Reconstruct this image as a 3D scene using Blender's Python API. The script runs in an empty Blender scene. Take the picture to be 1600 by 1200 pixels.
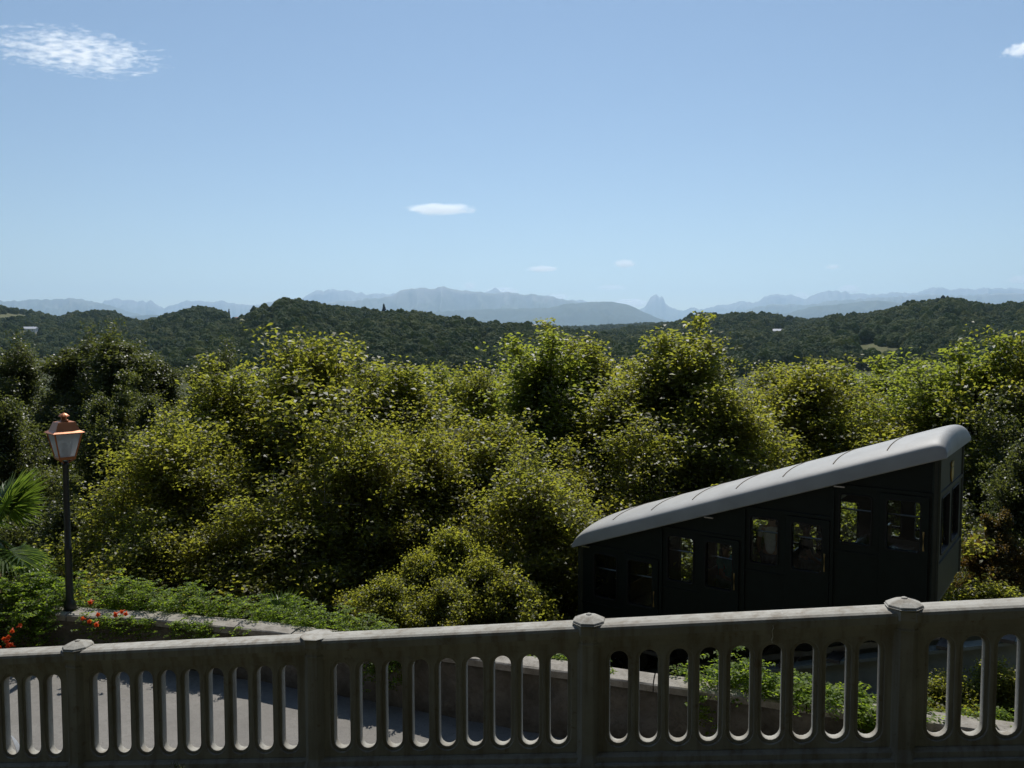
import bpy, bmesh, math, random
import numpy as np
from mathutils import Vector, Matrix

random.seed(7)
rng = np.random.default_rng(11)
sc = bpy.context.scene
COL = sc.collection
rad = math.radians

# ------------------------------------------------------------------ camera
PITCH = math.atan(75 / 1295)
cam_d = bpy.data.cameras.new("camera")
cam = bpy.data.objects.new("camera", cam_d)
COL.objects.link(cam)
cam.location = (0, 0, 0)
cam.rotation_euler = (rad(90) - PITCH, 0, 0)
cam_d.sensor_width = 36
cam_d.lens = 36 * 1295 / 1600
cam_d.clip_start = 0.05
cam_d.clip_end = 400000
sc.camera = cam

# ------------------------------------------------------------------ sky, sun, exposure
SUN_AZ, SUN_EL = rad(4), rad(53)          # nearly straight ahead of the camera
w = bpy.data.worlds.new("World")
sc.world = w
w.use_nodes = True
nt = w.node_tree
nt.nodes.clear()
wo = nt.nodes.new("ShaderNodeOutputWorld")
bg = nt.nodes.new("ShaderNodeBackground")
sky = nt.nodes.new("ShaderNodeTexSky")
sky.sky_type = 'NISHITA'
sky.sun_disc = False
sky.sun_elevation = SUN_EL
sky.sun_rotation = SUN_AZ
sky.altitude = 200
sky.air_density = 1.0
sky.dust_density = 0.0
sky.ozone_density = 1.5
bg.inputs[1].default_value = 0.083
nt.links.new(sky.outputs[0], bg.inputs[0])
nt.links.new(bg.outputs[0], wo.inputs[0])

sun_d = bpy.data.lights.new("sun", 'SUN')
sun_d.energy = 4.8
sun_d.angle = rad(0.53)
sun_d.color = (1.0, 0.965, 0.91)
sun = bpy.data.objects.new("sun", sun_d)
COL.objects.link(sun)
S = Vector((math.sin(SUN_AZ) * math.cos(SUN_EL), math.cos(SUN_AZ) * math.cos(SUN_EL), math.sin(SUN_EL)))
sun.rotation_euler = S.to_track_quat('Z', 'Y').to_euler()

vs = sc.view_settings
vs.view_transform = 'Standard'
vs.look = 'None'
vs.exposure = 0.07
vs.gamma = 1.0
vs.use_curve_mapping = False
sc.render.engine = 'CYCLES'
cy = sc.cycles
cy.use_denoising = True
cy.max_bounces = 8
cy.diffuse_bounces = 4
cy.glossy_bounces = 3
cy.transmission_bounces = 4
cy.transparent_max_bounces = 24
cy.volume_bounces = 3
cy.sample_clamp_indirect = 4.0
cy.caustics_reflective = False
cy.caustics_refractive = False

# ------------------------------------------------------------------ helpers
def tag(o, label=None, cat=None, group=None, kind=None):
    if label: o["label"] = label
    if cat: o["category"] = cat
    if group: o["group"] = group
    if kind: o["kind"] = kind
    return o

def link(o, parent=None):
    COL.objects.link(o)
    if parent is not None:
        o.parent = parent
    return o

def empty(name, loc=(0, 0, 0), rz=0.0):
    o = bpy.data.objects.new(name, None)
    o.empty_display_size = 0.3
    o.location = loc
    o.rotation_euler = (0, 0, rz)
    return link(o)

def mobj(name, me, mat=None, parent=None, smooth=False):
    if mat is not None and len(me.materials) == 0:
        me.materials.append(mat)
    if smooth:
        me.polygons.foreach_set("use_smooth", np.ones(len(me.polygons), dtype=bool))
    return link(bpy.data.objects.new(name, me), parent)

def pymesh(name, verts, faces):
    me = bpy.data.meshes.new(name)
    me.from_pydata([tuple(v) for v in verts], [], faces)
    me.update()
    return me

def npmesh(name, verts, faces):
    """verts (n,3) floats, faces (m,k) ints, all faces with k corners"""
    me = bpy.data.meshes.new(name)
    nv, (nf, k) = len(verts), faces.shape
    me.vertices.add(nv)
    me.vertices.foreach_set("co", np.ascontiguousarray(verts, dtype=np.float32).ravel())
    me.loops.add(nf * k)
    me.loops.foreach_set("vertex_index", np.ascontiguousarray(faces, dtype=np.int32).ravel())
    me.polygons.add(nf)
    me.polygons.foreach_set("loop_start", np.arange(0, nf * k, k, dtype=np.int32))
    me.update(calc_edges=True)
    return me

class MB:
    """collects simple solids into one mesh"""
    def __init__(s): s.v, s.f = [], []
    def add(s, v, f):
        n = len(s.v); s.v += [tuple(p) for p in v]; s.f += [tuple(i + n for i in q) for q in f]; return s
    def box(s, x0, x1, y0, y1, z0, z1, M=None):
        v = [Vector((x, y, z)) for z in (z0, z1) for y in (y0, y1) for x in (x0, x1)]
        if M: v = [M @ p for p in v]
        return s.add(v, [(0, 2, 3, 1), (4, 5, 7, 6), (0, 1, 5, 4), (2, 6, 7, 3), (0, 4, 6, 2), (1, 3, 7, 5)])
    def rings(s, rings, cap=True, closed=True):
        n = len(rings[0]); v = [p for r in rings for p in r]; f = []
        for i in range(len(rings) - 1):
            for j in range(n if closed else n - 1):
                k = (j + 1) % n
                f.append((i * n + j, i * n + k, (i + 1) * n + k, (i + 1) * n + j))
        if cap and closed:
            f.append(tuple(range(n))[::-1]); f.append(tuple(range((len(rings) - 1) * n, len(rings) * n)))
        return s.add(v, f)
    def tube(s, pts, radii, n=8):
        pts = [Vector(p) for p in pts]; R = []
        for i, p in enumerate(pts):
            d = (pts[min(i + 1, len(pts) - 1)] - pts[max(i - 1, 0)]).normalized()
            a = d.cross(Vector((0, 0, 1)))
            if a.length < 1e-3: a = d.cross(Vector((1, 0, 0)))
            a.normalize(); b = d.cross(a)
            r = radii[i] if hasattr(radii, '__len__') else radii
            R.append([p + (a * math.cos(t) + b * math.sin(t)) * r for t in [2 * math.pi * k / n for k in range(n)]])
        return s.rings(R)
    def lathe(s, prof, n=8, rot=0.0, c=(0, 0, 0)):
        return s.rings([[(c[0] + r * math.cos(rot + 2 * math.pi * k / n), c[1] + r * math.sin(rot + 2 * math.pi * k / n), c[2] + z)
                         for k in range(n)] for r, z in prof])
    def mesh(s, name): return pymesh(name, s.v, s.f)
    def build(s, name, mat, parent=None, smooth=False): return mobj(name, s.mesh(name), mat, parent, smooth)

def plate(name, outline, holes, depth, bevel=0.0, res=1):
    """flat plate in local x,z with holes, thickness along y centred on 0, through a filled 2-D curve"""
    cu = bpy.data.curves.new(name, 'CURVE')
    cu.dimensions = '2D'; cu.fill_mode = 'BOTH'
    for poly in [outline] + holes:
        sp = cu.splines.new('POLY'); sp.points.add(len(poly) - 1)
        for p, (x, z) in zip(sp.points, poly): p.co = (x, z, 0, 1)
        sp.use_cyclic_u = True
    cu.extrude = max(depth / 2 - bevel, 1e-4); cu.bevel_depth = bevel; cu.bevel_resolution = res; cu.offset = -bevel
    ob = bpy.data.objects.new(name, cu)
    me = bpy.data.meshes.new_from_object(ob)
    bpy.data.objects.remove(ob); bpy.data.curves.remove(cu)
    me.transform(Matrix.Rotation(rad(90), 4, 'X'))
    me.name = name
    return me

def rrect(x0, x1, z0, z1, r, n=5):
    out = []
    for cx, cz, a0 in ((x1 - r, z1 - r, 0), (x0 + r, z1 - r, 90), (x0 + r, z0 + r, 180), (x1 - r, z0 + r, 270)):
        for k in range(n + 1):
            a = rad(a0 + 90 * k / n); out.append((cx + r * math.cos(a), cz + r * math.sin(a)))
    return out

def hash3(ix, iy, iz, seed):
    h = (ix.astype(np.int64) * 374761393 + iy.astype(np.int64) * 668265263 + iz.astype(np.int64) * 2147483647 + seed * 1274126177) & 0xFFFFFFFF
    h = ((h ^ (h >> 13)) * 1274126177) & 0xFFFFFFFF
    h = ((h ^ (h >> 16)) * 2246822519) & 0xFFFFFFFF
    return ((h ^ (h >> 15)) & 0xFFFFFF) / float(0xFFFFFF)

def vnoise(x, y, z=None, seed=0):
    x = np.asarray(x, float); y = np.asarray(y, float); z = np.zeros_like(x) if z is None else np.asarray(z, float)
    xi, yi, zi = np.floor(x), np.floor(y), np.floor(z)
    fx, fy, fz = x - xi, y - yi, z - zi
    fx, fy, fz = [t * t * (3 - 2 * t) for t in (fx, fy, fz)]
    r = 0
    for dx in (0, 1):
        for dy in (0, 1):
            for dz in (0, 1):
                r = r + hash3(xi + dx, yi + dy, zi + dz, seed) * (fx if dx else 1 - fx) * (fy if dy else 1 - fy) * (fz if dz else 1 - fz)
    return r * 2 - 1

def fbm(x, y, z=None, seed=0, octaves=4, gain=0.5):
    r, a = 0, 1.0
    for o in range(octaves):
        k = 2.03 ** o
        r = r + a * vnoise(x * k + o * 17.3, y * k - o * 9.1, None if z is None else z * k, seed + o); a *= gain
    return r

# camera-space to world, for laying out places at their real distances
_R = np.array([1.0, 0, 0]); _F = np.array([0, math.cos(PITCH), -math.sin(PITCH)]); _U = np.array([0, math.sin(PITCH), math.cos(PITCH)])
def P(px, py, D):
    return Vector(D * (_R * (px - 800) / 1295 + _U * (600 - py) / 1295 + _F))

# ------------------------------------------------------------------ materials
class NT:
    def __init__(s, name):
        s.m = bpy.data.materials.new(name); s.m.use_nodes = True; s.t = s.m.node_tree; s.t.nodes.clear()
        s.out = s.n("ShaderNodeOutputMaterial")
    def n(s, t, **kw):
        x = s.t.nodes.new(t)
        for k, v in kw.items(): setattr(x, k, v)
        return x
    def l(s, a, b): s.t.links.new(a, b)
    def math(s, op, a, b=None, c=None, clamp=False):
        x = s.n("ShaderNodeMath", operation=op); x.use_clamp = clamp
        for i, v in enumerate((a, b, c)):
            if v is None: continue
            if hasattr(v, 'links'): s.l(v, x.inputs[i])
            else: x.inputs[i].default_value = v
        return x.outputs[0]
    def noise(s, vec, scale, detail=4, rough=0.6, dist=0.0):
        x = s.n("ShaderNodeTexNoise"); x.inputs['Scale'].default_value = scale; x.inputs['Detail'].default_value = detail
        x.inputs['Roughness'].default_value = rough; x.inputs['Distortion'].default_value = dist
        if vec is not None: s.l(vec, x.inputs['Vector'])
        return x.outputs[0]
    def ramp(s, fac, stops):
        x = s.n("ShaderNodeValToRGB"); e = x.color_ramp.elements
        while len(e) < len(stops): e.new(0.5)
        for q, (p, c) in zip(e, stops): q.position = p; q.color = (*c, 1) if len(c) == 3 else c
        s.l(fac, x.inputs[0]); return x.outputs[0]
    def mix(s, fac, a, b, blend='MIX'):
        x = s.n("ShaderNodeMix", data_type='RGBA', blend_type=blend)
        for i, v in ((0, fac), (6, a), (7, b)):
            if hasattr(v, 'links'): s.l(v, x.inputs[i])
            else: x.inputs[i].default_value = v if not isinstance(v, tuple) else ((*v, 1) if len(v) == 3 else v)
        return x.outputs[2]
    def coord(s, kind='Object'): return s.n("ShaderNodeTexCoord").outputs[kind]
    def bsdf(s, color, rough=0.7, spec=0.4, metal=0.0, bump=None, bstr=0.3, bdist=0.01):
        b = s.n("ShaderNodeBsdfPrincipled")
        for k, v in (('Base Color', color), ('Roughness', rough), ('Specular IOR Level', spec), ('Metallic', metal)):
            if hasattr(v, 'links'): s.l(v, b.inputs[k])
            else: b.inputs[k].default_value = (*v, 1) if isinstance(v, tuple) else v
        if bump is not None:
            q = s.n("ShaderNodeBump"); q.inputs['Strength'].default_value = bstr; q.inputs['Distance'].default_value = bdist
            s.l(bump, q.inputs['Height']); s.l(q.outputs[0], b.inputs['Normal'])
        return b.outputs[0]
    def done(s, sh): s.l(sh, s.out.inputs['Surface']); return s.m

def simple(name, color, rough=0.6, spec=0.4, metal=0.0, vary=0.25, scale=8.0, bstr=0.15):
    g = NT(name); n = g.noise(g.coord(), scale, 5)
    lo = tuple(c * (1 - vary) for c in color); hi = tuple(min(c * (1 + vary), 1) for c in color)
    return g.done(g.bsdf(g.ramp(n, [(0.3, lo), (0.7, hi)]), rough, spec, metal, n, bstr, 0.004))

def mat_concrete():
    g = NT("weathered_concrete"); co = g.n("ShaderNodeNewGeometry").outputs['Position']
    a = g.noise(co, 3.0, 6, 0.65); b = g.noise(co, 38, 4, 0.6); c = g.noise(co, 11, 5, 0.7, 0.6)
    col = g.ramp(a, [(0.25, (0.29, 0.275, 0.235)), (0.55, (0.39, 0.374, 0.33)), (0.8, (0.46, 0.445, 0.4))])
    mp = g.n("ShaderNodeMapping"); mp.inputs['Scale'].default_value = (14, 14, 0.9); g.l(co, mp.inputs['Vector'])
    st = g.noise(mp.outputs[0], 1.0, 4, 0.6)
    col = g.mix(g.math('MULTIPLY', g.ramp(st, [(0.46, (0, 0, 0)), (0.66, (1, 1, 1))]), 0.6), col, (0.2, 0.165, 0.12))
    col = g.mix(g.math('MULTIPLY', g.ramp(c, [(0.6, (0, 0, 0)), (0.68, (1, 1, 1))]), 0.5), col, (0.2, 0.145, 0.095))
    col = g.mix(g.math('MULTIPLY', g.ramp(b, [(0.62, (0, 0, 0)), (0.7, (1, 1, 1))]), 0.3), col, (0.1, 0.095, 0.085))
    return g.done(g.bsdf(col, 0.85, 0.25, 0, g.math('ADD', a, g.math('MULTIPLY', b, 0.6)), 0.35, 0.006))

def mat_stone():
    g = NT("old_masonry"); co = g.n("ShaderNodeNewGeometry").outputs['Position']
    a = g.noise(co, 2.2, 7, 0.7, 0.4); b = g.noise(co, 16, 5, 0.7)
    col = g.ramp(a, [(0.3, (0.06, 0.053, 0.042)), (0.5, (0.125, 0.113, 0.094)), (0.72, (0.2, 0.183, 0.155))])
    col = g.mix(g.math('MULTIPLY', g.ramp(b, [(0.52, (0, 0, 0)), (0.6, (1, 1, 1))]), 0.6), col, (0.09, 0.085, 0.07))
    return g.done(g.bsdf(col, 0.9, 0.2, 0, g.math('ADD', a, g.math('MULTIPLY', b, 0.5)), 0.8, 0.03))

def mat_coping():
    g = NT("coping_stone"); co = g.n("ShaderNodeNewGeometry").outputs['Position']
    a = g.noise(co, 5, 6, 0.7, 0.3); b = g.noise(co, 45, 4, 0.7)
    col = g.ramp(a, [(0.3, (0.19, 0.17, 0.14)), (0.55, (0.31, 0.285, 0.245)), (0.75, (0.38, 0.355, 0.31))])
    col = g.mix(g.math('MULTIPLY', g.ramp(b, [(0.56, (0, 0, 0)), (0.64, (1, 1, 1))]), 0.5), col, (0.1, 0.09, 0.075))
    return g.done(g.bsdf(col, 0.9, 0.2, 0, g.math('ADD', a, b), 0.5, 0.012))

def mat_asphalt():
    g = NT("worn_asphalt"); co = g.n("ShaderNodeNewGeometry").outputs['Position']
    a = g.noise(co, 0.9, 6, 0.65, 0.5); b = g.noise(co, 90, 3, 0.7); c = g.noise(co, 6, 6, 0.75, 1.2)
    col = g.ramp(a, [(0.3, (0.175, 0.163, 0.145)), (0.7, (0.245, 0.23, 0.205))])
    col = g.mix(g.math('MULTIPLY', g.ramp(b, [(0.5, (0, 0, 0)), (0.66, (1, 1, 1))]), 0.45), col, (0.1, 0.095, 0.09))
    cr = g.math('ABSOLUTE', g.math('SUBTRACT', c, 0.5))
    col = g.mix(g.math('MULTIPLY', g.ramp(cr, [(0.0, (1, 1, 1)), (0.012, (0, 0, 0))]), 0.7), col, (0.06, 0.055, 0.05))
    return g.done(g.bsdf(col, 0.9, 0.25, 0, b, 0.5, 0.006))

def mat_leaf(name, c_lo, c_mid, c_hi, trans=0.4, tcol=(0.25, 0.3, 0.03), rough=0.4, spec=0.5):
    """the face attribute 'tint' (0..1) is the leaf's own colour: young / yellowing leaves high"""
    g = NT(name)
    at = g.n("ShaderNodeAttribute"); at.attribute_name = "tint"
    oi = g.n("ShaderNodeObjectInfo").outputs['Random']
    t = g.math('ADD', at.outputs['Fac'], g.math('MULTIPLY', g.math('SUBTRACT', oi, 0.5), 0.18), clamp=True)
    col = g.ramp(t, [(0.0, c_lo), (0.45, c_mid), (1.0, c_hi)])
    pr = g.bsdf(col, rough, spec)
    tl = g.n("ShaderNodeBsdfTranslucent")
    g.l(g.mix(0.5, g.mix(1.0, col, (2.2, 2.0, 1.0), 'MULTIPLY'), tcol), tl.inputs[0])
    mx = g.n("ShaderNodeMixShader"); mx.inputs[0].default_value = trans
    g.l(pr, mx.inputs[1]); g.l(tl.outputs[0], mx.inputs[2])
    return g.done(mx.outputs[0])

def mat_bark():
    g = NT("bark"); co = g.coord(); mp = g.n("ShaderNodeMapping"); mp.inputs['Scale'].default_value = (6, 6, 1.6); g.l(co, mp.inputs[0])
    a = g.noise(mp.outputs[0], 2.0, 6, 0.7, 0.5)
    return g.done(g.bsdf(g.ramp(a, [(0.3, (0.11, 0.09, 0.065)), (0.7, (0.26, 0.23, 0.18))]), 0.9, 0.2, 0, a, 0.8, 0.03))

def mat_glass(name="glass", tint=(0.9, 0.93, 0.92), film=0.006):
    g = NT(name)
    tr = g.n("ShaderNodeBsdfTransparent"); tr.inputs[0].default_value = (*tint, 1)
    gl = g.n("ShaderNodeBsdfGlossy"); gl.inputs['Roughness'].default_value = 0.03
    fr = g.n("ShaderNodeFresnel"); fr.inputs[0].default_value = 1.22
    mx = g.n("ShaderNodeMixShader"); g.l(fr.outputs[0], mx.inputs[0]); g.l(tr.outputs[0], mx.inputs[1]); g.l(gl.outputs[0], mx.inputs[2])
    df = g.n("ShaderNodeBsdfDiffuse"); df.inputs[0].default_value = (0.5, 0.5, 0.48, 1)
    n = g.noise(g.coord(), 9, 5, 0.7)
    m2 = g.n("ShaderNodeMixShader"); g.l(g.math('MULTIPLY', n, film * 2), m2.inputs[0]); g.l(mx.outputs[0], m2.inputs[1]); g.l(df.outputs[0], m2.inputs[2])
    return g.done(m2.outputs[0])

M = dict(
    concrete=mat_concrete(), stone=mat_stone(), coping=mat_coping(), asphalt=mat_asphalt(), bark=mat_bark(), glass=mat_glass(),
    green=simple("dark_green_paint", (0.008, 0.013, 0.0115), 0.5, 0.2, 0, 0.2, 5, 0.05),
    green2=simple("lit_end_green_paint", (0.03, 0.034, 0.025), 0.5, 0.3, 0, 0.2, 5, 0.05),  # same green, with the light on the end walls put into its colour
    rubber=simple("black_rubber", (0.012, 0.012, 0.012), 0.6, 0.3),
    roof=simple("pale_grey_roof_paint", (0.36, 0.355, 0.335), 0.55, 0.3, 0, 0.12, 1.6, 0.05),
    seam=simple("rusty_seam", (0.1, 0.075, 0.05), 0.8),
    brass=simple("worn_brass", (0.35, 0.25, 0.11), 0.4, 0.5, 0.8),
    gold=simple("gold_leaf_paint", (0.42, 0.29, 0.08), 0.45, 0.5, 0.3),
    interior=simple("grey_interior_panel", (0.3, 0.29, 0.27), 0.55, 0.3, 0, 0.1),
    floor=simple("grey_floor_lining", (0.13, 0.12, 0.11), 0.7),
    bench=simple("varnished_bench_wood", (0.16, 0.085, 0.04), 0.4, 0.4),
    steel=simple("dark_grease_steel", (0.03, 0.03, 0.028), 0.55, 0.4, 0.3),
    rail=simple("polished_rail_steel", (0.3, 0.29, 0.28), 0.3, 0.5, 0.9),
    girder=simple("grey_green_girder_paint", (0.24, 0.255, 0.22), 0.6, 0.3, 0, 0.2, 3),
    wood=simple("weathered_timber", (0.12, 0.1, 0.08), 0.85),
    copper=simple("copper_sheet", (0.44, 0.155, 0.05), 0.42, 0.5, 0.35, 0.15, 6, 0.08),
    post=simple("dark_post_paint", (0.02, 0.024, 0.022), 0.4, 0.4),
    added_bank=simple("added_bank_litter", (0.06, 0.05, 0.033), 0.95, 0.1, 0, 0.4, 1.2, 0.5),  # dark ground of the bank added behind the viewpoint
    path=simple("darkened_path", (0.04, 0.042, 0.028), 0.95, 0.2, 0, 0.25, 6, 0.5),  # darkened in place of shade, so less light bounces onto the balustrade
)

# ------------------------------------------------------------------ ground and terrain
def ground_z(x, y):
    """hillside that falls away behind the stone wall to the valley floor"""
    t = np.clip((y - 10.5) / 26.0, 0, 1)
    z = -5.6 - 12.5 * (t * t * (3 - 2 * t)) - 13.5 * np.clip((y - 36) / 160, 0, 1)
    return z

xs = np.concatenate([-np.geomspace(90000, 60, 16), np.linspace(-50, 50, 41), np.geomspace(60, 90000, 16)])
ys = np.concatenate([[-60000, -6000, -600, -60, -20], np.linspace(-8, 60, 52), np.geomspace(66, 120000, 30)])
X, Y = np.meshgrid(xs, ys)
Z = ground_z(X, Y) + np.where((Y > 13) & (Y < 300), 0.25, 0.0) * fbm(X * 0.2, Y * 0.2, seed=3)
nx, ny = len(xs), len(ys)
idx = np.arange(nx * ny).reshape(ny, nx)
fq = np.stack([idx[:-1, :-1], idx[:-1, 1:], idx[1:, 1:], idx[1:, :-1]], -1).reshape(-1, 4)
g = NT("meadow_soil"); co = g.n("ShaderNodeNewGeometry").outputs['Position']
nz = g.noise(co, 0.02, 8, 0.7)
ground_m = g.done(g.bsdf(g.ramp(nz, [(0.35, (0.035, 0.045, 0.018)), (0.65, (0.085, 0.085, 0.035))]), 0.95, 0.1))
tag(mobj("ground", npmesh("ground", np.stack([X, Y, Z], -1).reshape(-1, 3), fq), ground_m, smooth=True), kind="structure")

def prof(pts, px):
    p = np.array(pts, float); return np.interp(px, p[:, 0], p[:, 1])

def px_to_elev(px, py):
    """tangent of the elevation per unit of Y for a ridge pixel"""
    a = _U[None, :] * ((600 - np.asarray(py)) / 1295)[:, None] + _F[None, :]
    return a[:, 2] / a[:, 1], ((np.asarray(px) - 800) / 1295) / a[:, 1]

def ridge(name, pts, Y0, front, back, base, rows, step, seed, spur, jag, mat, smooth=True):
    px = np.arange(pts[0][0], pts[-1][0] + 0.1, step)
    py = prof(pts, px) + jag * fbm(px * 0.14, px * 0 + seed, seed=seed, octaves=4)
    el, tx = px_to_elev(px, py)
    top = el * Y0
    s = np.concatenate([np.linspace(0, 1, rows)[:-1], np.linspace(1, 2, rows // 2)])          # 0 foot, 1 crest, 2 behind
    Sg, Pg = np.meshgrid(s, px, indexing='ij')
    H = np.broadcast_to(top, Sg.shape); T = np.broadcast_to(tx, Sg.shape)
    Yg = np.where(Sg <= 1, Y0 - front * (1 - Sg), Y0 + back * (Sg - 1))
    q = np.where(Sg <= 1, Sg, 2 - Sg)
    shape = q ** 0.9
    fr = 1.0 / 45
    n1 = np.abs(fbm(Pg * fr + seed, Sg * 1.1, seed=seed, octaves=5))
    n2 = fbm(Pg * fr * 3, Sg * 4, seed=seed + 5, octaves=4)
    Zg = base + (H - base) * np.clip(shape * (1 - spur * n1 * (1 - q ** 3) * 1.6) + 0.06 * n2 * q * (1 - q) * 4 * spur * 3, 0, None)
    Xg = T * Yg
    ny, nx = Sg.shape
    idx = np.arange(nx * ny).reshape(ny, nx)
    fq = np.stack([idx[:-1, :-1], idx[:-1, 1:], idx[1:, 1:], idx[1:, :-1]], -1).reshape(-1, 4)
    return tag(mobj(name, npmesh(name, np.stack([Xg, Yg, Zg], -1).reshape(-1, 3), fq), mat, smooth=smooth), kind="structure")

g = NT("mountain_rock_and_forest"); co = g.n("ShaderNodeNewGeometry")
n1 = g.noise(co.outputs['Position'], 0.0011, 9, 0.65)
sx = g.n("ShaderNodeSeparateXYZ"); g.l(co.outputs['Position'], sx.inputs[0])
hgt = g.math('ADD', g.math('DIVIDE', sx.outputs[2], 2600.0), g.math('MULTIPLY', g.math('SUBTRACT', n1, 0.5), 0.9))
mount_m = g.done(g.bsdf(g.ramp(hgt, [(0.2, (0.035, 0.05, 0.03)), (0.45, (0.08, 0.09, 0.05)), (0.75, (0.2, 0.19, 0.17))]), 0.95, 0.1))

FAR = [(-260, 474), (-60, 476), (60, 472), (120, 480), (156, 474), (178, 467), (203, 470), (236, 471), (256, 480), (281, 472), (308, 469), (327, 472), (353, 471),
       (384, 476), (420, 474), (470, 466), (488, 457), (500, 452), (506, 455), (514, 451), (530, 452), (555, 456), (575, 459), (590, 457), (600, 458), (640, 462), (735, 462), (757, 458),
       (768, 453), (774, 450), (781, 455), (803, 458), (840, 468), (857, 462), (864, 467), (910, 470), (921, 472), (938, 478), (975, 482), (1000, 484), (1009, 479), (1016, 467), (1021, 462), (1026, 460), (1030, 464), (1035, 461),
       (1040, 473), (1046, 480), (1056, 484), (1068, 485), (1080, 482), (1100, 484), (1119, 478), (1162, 469), (1175, 475), (1200, 462), (1215, 461), (1237, 461), (1256, 466), (1275, 461),
       (1297, 453), (1312, 455), (1331, 458), (1359, 460), (1400, 456), (1431, 457), (1453, 449), (1469, 448), (1487, 452), (1501, 448), (1512, 452), (1544, 450), (1569, 450), (1600, 452), (1700, 448), (1860, 455)]
MID = [(-260, 468), (0, 470), (25, 470), (50, 467), (70, 468), (90, 467), (115, 465), (130, 468), (150, 472), (180, 479), (205, 487), (235, 497), (300, 505), (370, 500), (402, 480), (417, 473), (440, 470), (480, 476), (540, 470), (590, 466), (611, 462),
       (627, 454), (658, 450), (680, 450), (695, 448), (712, 452), (739, 455), (769, 458), (796, 456), (813, 460), (830, 459), (864, 464), (897, 471), (940, 480), (982, 490), (1032, 502), (1120, 496), (1180, 480),
       (1216, 474), (1260, 478), (1300, 470), (1360, 466), (1400, 463), (1450, 460), (1500, 462), (1560, 458), (1620, 460), (1860, 452)]
NEAR = [(-260, 496), (120, 500), (240, 492), (330, 500), (560, 494), (700, 486), (803, 482), (857, 481), (880, 476), (897, 474), (931, 471), (958, 471), (982, 476), (1002, 486), (1026, 497), (1060, 506), (1170, 505),
        (1216, 495), (1241, 486), (1265, 480), (1287, 477), (1319, 475), (1345, 471), (1366, 469), (1400, 472), (1444, 477), (1506, 481), (1600, 482), (1860, 486)]
ridge("mountain", FAR, 47000, 9000, 3000, 120, 36, 1.5, 21, 0.6, 1.9, mount_m)
ridge("mountain", MID, 34000, 7000, 3500, 60, 36, 2.0, 33, 0.55, 1.3, mount_m)
ridge("mountain", NEAR, 24500, 5000, 3500, 20, 32, 4.0, 47, 0.45, 0.8, mount_m)

# ------------------------------------------------------------------ wooded hills
g = NT("distant_tree_crown"); oi = g.n("ShaderNodeObjectInfo").outputs['Random']
cc = g.coord(); n1 = g.noise(cc, 5.0, 5, 0.75)
pn = g.noise(g.n("ShaderNodeNewGeometry").outputs['Position'], 0.011, 4, 0.6)
t = g.math('ADD', g.math('ADD', g.math('MULTIPLY', oi, 0.45), g.math('MULTIPLY', n1, 0.25)), g.math('MULTIPLY', g.math('SUBTRACT', pn, 0.35), 1.0))
col = g.ramp(t, [(0.1, (0.035, 0.058, 0.026)), (0.45, (0.068, 0.096, 0.036)), (0.75, (0.11, 0.125, 0.045)), (1.0, (0.15, 0.15, 0.06))])
tl = g.n("ShaderNodeBsdfTranslucent"); g.l(g.mix(1.0, col, (2.4, 2.4, 1.6), 'MULTIPLY'), tl.inputs[0])
mx = g.n("ShaderNodeMixShader"); mx.inputs[0].default_value = 0.5; g.l(g.bsdf(col, 0.8, 0.15, 0, n1, 1.0, 0.5), mx.inputs[1]); g.l(tl.outputs[0], mx.inputs[2])
crown_m = g.done(mx.outputs[0])

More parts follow.
